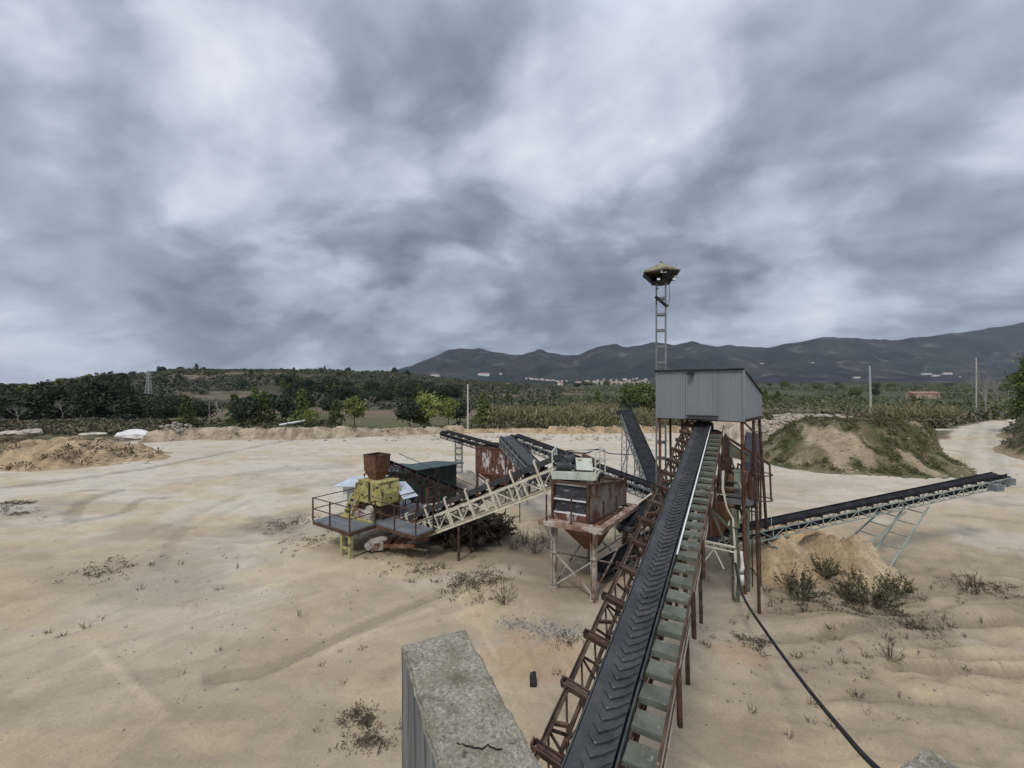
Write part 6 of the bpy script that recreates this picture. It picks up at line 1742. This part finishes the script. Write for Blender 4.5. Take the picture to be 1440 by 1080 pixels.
# an old stump / block
x, y = G(751, 968); b = MB(); c = V(x, y, ground_at(x, y))
b.prism([c + V(-.1, 0, -.05), c + V(.07, .02, -.05), c + V(.04, .06, .27), c + V(.0, .05, .3), c + V(-.11, .03, .27)], V(.02, .14, 0)); o = b.build('stump', M['trim_dark'], None, (x, y, c.z)); tag(o, 'small dark upright block among weeds beside the conveyor', 'block')


# ---- sand piles of the yard
def pile(name, label, cx_, cy_, parts_, m_, col1, col2, cat='sand pile', step=.1):
    hf = lambda x, y: np.maximum.reduce([dome(x, y, cx_ + a_, cy_ + b_, r1, r2, h, ro, .02, sd, wb) for a_, b_, r1, r2, h, ro, sd, wb in parts_])

    def hh(x, y):
        h = hf(x, y); return h + np.where(h > 0, (fbm(x / .35, y / .35, 4, 311) - .5) * .34 * np.clip(h, 0, 1) - (1 - np.abs(fbm((x - cx_) / .5, (y - cy_) / 1.6, 3, 315) - .5) * 2) ** 4 * .28 * np.clip(h, 0, 1), 0)
    o = patch(name, cx_ - 4.5, cx_ + 4.5, cy_ - 4, cy_ + 4, step, hh, lambda x, y, h: mixcol(col1, col2, sstep(.35, .7, fbm(x / .8, y / .8, 4, 312))), M[m_], label, cat); del o['kind']; return o


x, y = XY(1192, 17.6); pile('sand_pile', 'yellow sand pile with two peaks under the stacking conveyor', x, y, ((-.9, 0, 1.7, 1.6, 1.4, .2, 1, .3), (.6, .3, 1.4, 1.5, 1.35, -.2, 2, .3), (-.1, -.9, 1.6, 1.3, .8, 0, 3, .35), (-3.3, -.9, 1.7, 1.3, .75, .2, 4, .3), (-2.6, .6, 2.0, 1.0, .6, 0, 6, .3)), 'bank', (.40, .30, .18), (.50, .395, .26))
x, y = XY(657, 31.5); pile('gravel_pile', 'small grey gravel pile between the green shed and rusty hopper', x, y, ((0, 0, 1.8, 1.6, 1.3, 0, 4, .15),), 'bank', (.33, .3, .26), (.42, .38, .32), 'gravel pile')
x, y = XY(1100, 21.5); pile('sand_pile', 'low orange sand pile behind the tail of the stacking conveyor', x, y, ((0, 0, 2.6, 1.8, .9, .1, 5, .3),), 'bank', (.40, .27, .15), (.48, .35, .21))

# ================================================================ POLES, PYLON, WHITE PIPE, HOUSES
x, y = XY(658, 69); b = MB(); z = ground_at(x, y); b.tube([V(x, y, z - .2), V(x, y, 7.5 + 3 / F * 69)], .16, 8, .11); root = thing('pole', 'pale concrete pole among the light green trees behind the berm', 'pole', (x, y, z)); b.build('shaft', M['concrete_pole'], root)
b = MB(); b.bar(V(x + .1, y, 7.6), V(x + .55, y, 8.2), .06); b.build('bracket', M['galv'], root)
x, y = XY(1225, 92); z = ground_at(x, y); root = thing('pole', 'pale tapered concrete pole beyond the rubble bank at the right', 'pole', (x, y, z)); b = MB(); b.tube([V(x, y, z - .2), V(x - .3, y, 11.9)], .24, 8, .15); b.build('shaft', M['concrete_pole'], root)
b = MB(); b.tube([V(x - .3, y, 11.9), V(x - .28, y, 12.3)], .06, 6); b.build('pin', M['trim_dark'], root)
x, y = XY(1373, 105); z = ground_at(x, y); root = thing('pole', 'thin pale pole beside the tall leafless poplar', 'pole', (x, y, z)); b = MB(); b.tube([V(x, y, z - .2), V(x, y, 14.5)], .15, 8, .12); b.build('shaft', M['concrete_pole'], root)
x, y = XY(209, 160); z = hz_at(x, y); root = thing('pylon', 'slim lattice power pylon on the terraced hill', 'pylon', (x, y, z)); b = MB(); ztop = 7.5 + 22 / F * 160
h_ = ztop - z
for i in range(10):
    k0, k1 = i / 10, (i + 1) / 10; w0, w1 = .9 - .62 * k0, .9 - .62 * k1
    for sx, sy in ((-1, -1), (1, -1), (1, 1), (-1, 1)): b.bar(V(x + sx * w0, y + sy * w0, z + h_ * k0), V(x + sx * w1, y + sy * w1, z + h_ * k1), .14)
    for sy in (-1, 1): b.bar(V(x - w0, y + sy * w0, z + h_ * k0), V(x + w1, y + sy * w1, z + h_ * k1), .09); b.bar(V(x + w0, y + sy * w0, z + h_ * k0), V(x - w1, y + sy * w1, z + h_ * k1), .09)
b.build('lattice', M['pylon'], root)
for zz_, L in ((.78, 1.8), (.88, 1.5), (.97, 1.2)): b = MB(); b.bar(V(x - L, y, z + h_ * zz_), V(x + L, y, z + h_ * zz_), .16); b.build('cross_arm', M['pylon'], root)
p0, p1 = V(*XY(393, 76), 0), V(*XY(446, 78), 0); p0.z = .55; p1.z = 1.75
b = MB(); b.tube([p0, p0.lerp(p1, .55) + V(0, 0, -.1), p1], .2, 10); tag(b.build('white_pipe', M['white_pipe'], None, (p0.x, p0.y, 0)), 'long white pipe lying on the bank below the dark pines', 'pipe')

hr_ = random.Random(3)


def gable(name, mwall, w_, d_, h_):
    b = MB(); b.add([V(-w_ / 2, -d_ / 2, -2), V(w_ / 2, -d_ / 2, -2), V(w_ / 2, d_ / 2, -2), V(-w_ / 2, d_ / 2, -2), V(-w_ / 2, -d_ / 2, h_), V(w_ / 2, -d_ / 2, h_), V(w_ / 2, d_ / 2, h_), V(-w_ / 2, d_ / 2, h_), V(-w_ / 2, 0, h_ + d_ * .2), V(w_ / 2, 0, h_ + d_ * .2)],
              [(0, 3, 2, 1), (0, 1, 5, 4), (2, 3, 7, 6), (1, 2, 6, 9, 5), (3, 0, 4, 8, 7), (4, 5, 9, 8), (6, 7, 8, 9)])
    me = bpy.data.meshes.new(name + '_wall'); me.from_pydata([tuple(v) for v in b.v], [], b.f); me.update(); me.materials.append(M[mwall])
    b = MB()
    for sg in (-1, 1): b.slab([V(-w_ / 2 - .3, sg * (d_ / 2 + .4), h_ - .1), V(w_ / 2 + .3, sg * (d_ / 2 + .4), h_ - .1), V(w_ / 2 + .3, 0, h_ + d_ * .2 + .12), V(-w_ / 2 - .3, 0, h_ + d_ * .2 + .12)][::sg], .2)
    m2 = bpy.data.meshes.new(name + '_roof'); m2.from_pydata([tuple(v) for v in b.v], [], b.f); m2.update(); m2.materials.append(M['tile_roof'])
    return me, m2


HS = [gable('house', 'house_wall', 10, 8, 6), gable('house', 'house_white', 12, 9, 5), gable('house', 'house_wall', 8, 8, 9)]
BARN = gable('barn', 'house_white', 26, 11, 4)


def surf(x, y):
    a_, b_ = np.array([x]), np.array([y]); z = plain(b_)
    if y > 1995: z = np.maximum(z, plain(b_) + mount_h(a_, b_))
    return float(np.maximum(z, hill_z(a_, b_) if y < 895 else z)[0])


def house(px, py, Y, k, lab, grp, s=1, pr=None):
    """stands on the land: py given -> where that sight line meets the ground"""
    if py is not None:
        Y0 = Y; Y = 380.0
        while Y < 3500 and surf(*XY(px, Y)) < H - (py - HZ) / F * Y: Y += 12
        s *= Y / Y0
    x, y = XY(px, Y); return plant_tree('house', pr or HS[k], x, y, lab, 'house', grp, s, rz=hr_.uniform(-.5, .5), z=surf(x, y), parts=('wall', 'roof'))


for i in range(64):
    px = hr_.triangular(808, 930, 862); Y = hr_.uniform(1500, 2320); house(px, None, Y, hr_.choice((0, 0, 1, 2)), 'small pale house in the distant village at the foot of the mountains', 'houses of the distant village', hr_.uniform(.9, 1.5))
for i in range(22):
    px = 742 + 55 * i / 22 + hr_.uniform(-2, 2); house(px, 533 + (px - 742) * .08 + hr_.uniform(-.6, .6), 2300, hr_.choice((1, 1, 0)), 'white house in the row left of the distant village', 'white houses left of the village', hr_.uniform(.8, 1.2))
house(813, None, 1900, 1, 'large white building at the left end of the distant village', None, 1.9)
house(788, None, 1000, 1, 'white farmhouse below the row of white houses', None, 1.0)
x, y = XY(849, 1900); root = thing('church_tower', 'ochre church tower standing out of the distant village', 'church', (x, y, 18)); b = MB(); b.box((x, y, 28), (7, 7, 24)); b.build('wall', M['pink_wall'], root); b = MB(); b.loft([V(x + a_ * 3.8, y + c_ * 3.8, 40) for a_, c_ in ((-1, -1), (1, -1), (1, 1), (-1, 1))], [V(x + a_ * .3, y + c_ * .3, 46) for a_, c_ in ((-1, -1), (1, -1), (1, 1), (-1, 1))]); b.build('roof', M['tile_roof'], root)
for px, py, Y, s, lab in ((1303, 527, 1300, .9, 'long white farm shed, left one on the far plain at the right'), (1316, 529, 1250, .7, 'small white farm shed between two larger ones at the right'), (1332, 527, 1350, .85, 'white farm shed, right one on the far plain'), (1205, 532, 1300, .7, 'pale farm building left of the white farm sheds'), (1350, 531, 1300, .4, 'tiny white house right of the farm sheds'), (1144, 511, 2550, .8, 'white house on the mountain slope right of the mast'), (1071, 512, 2600, .8, 'white house high on the mountain slope behind the cabin roof'),
                          (612, 529.5, 1000, .8, 'white farmhouse at the foot of the mountain left of the pale pole'), (583, 533, 900, .6, 'low pale farm building left of the white farmhouse'), (680, 528.5, 900, .9, 'pale green roofed farm shed right of the pale pole'), (704, 527, 900, .45, 'small white house right of the pale farm shed'), (712, 549, 420, .35, 'tiny white hut in the fields right of the pale pole'), (732, 548, 420, .3, 'tiny white hut above the left end of the cane thicket')):
    house(px, py, Y, 1, lab, None, s, BARN if s > .5 else HS[1])
x, y = XY(1298, 230); root = thing('ruin', 'long low terracotta coloured building behind the shrubs at the right', 'building', (x, y, .8)); b = MB(); b.box((x, y, 2.2), (15, 5, 3.2), .1); b.build('wall', M['pink_wall'], root); b = MB(); b.slab([V(x - 8.3, y - 3.4, 3.5), V(x + 8.3, y - 2, 3.5), V(x + 8.1, y + 1, 4.5), V(x - 8.1, y, 4.5)], .2); b.build('roof', M['tile_roof'], root)
# ================================================================ the air of the valley
m = bpy.data.materials.new('haze'); m.use_nodes = True; hn = m.node_tree
for n_ in list(hn.nodes):
    if n_.type == 'BSDF_PRINCIPLED': hn.nodes.remove(n_)
pv = hn.nodes.new('ShaderNodeVolumePrincipled'); pv.inputs['Color'].default_value = (.76, .85, .98, 1); pv.inputs['Density'].default_value = 0.62e-4; pv.inputs['Anisotropy'].default_value = .2
lk(hn, pv.outputs[0], [n_ for n_ in hn.nodes if n_.type == 'OUTPUT_MATERIAL'][0].inputs['Volume'])
b = MB(); b.box((0, 0, 450), (18600, 18600, 903.0)); o = b.build('haze', m); tag(o, 'thin bluish haze filling the valley air', 'haze', kind='stuff')
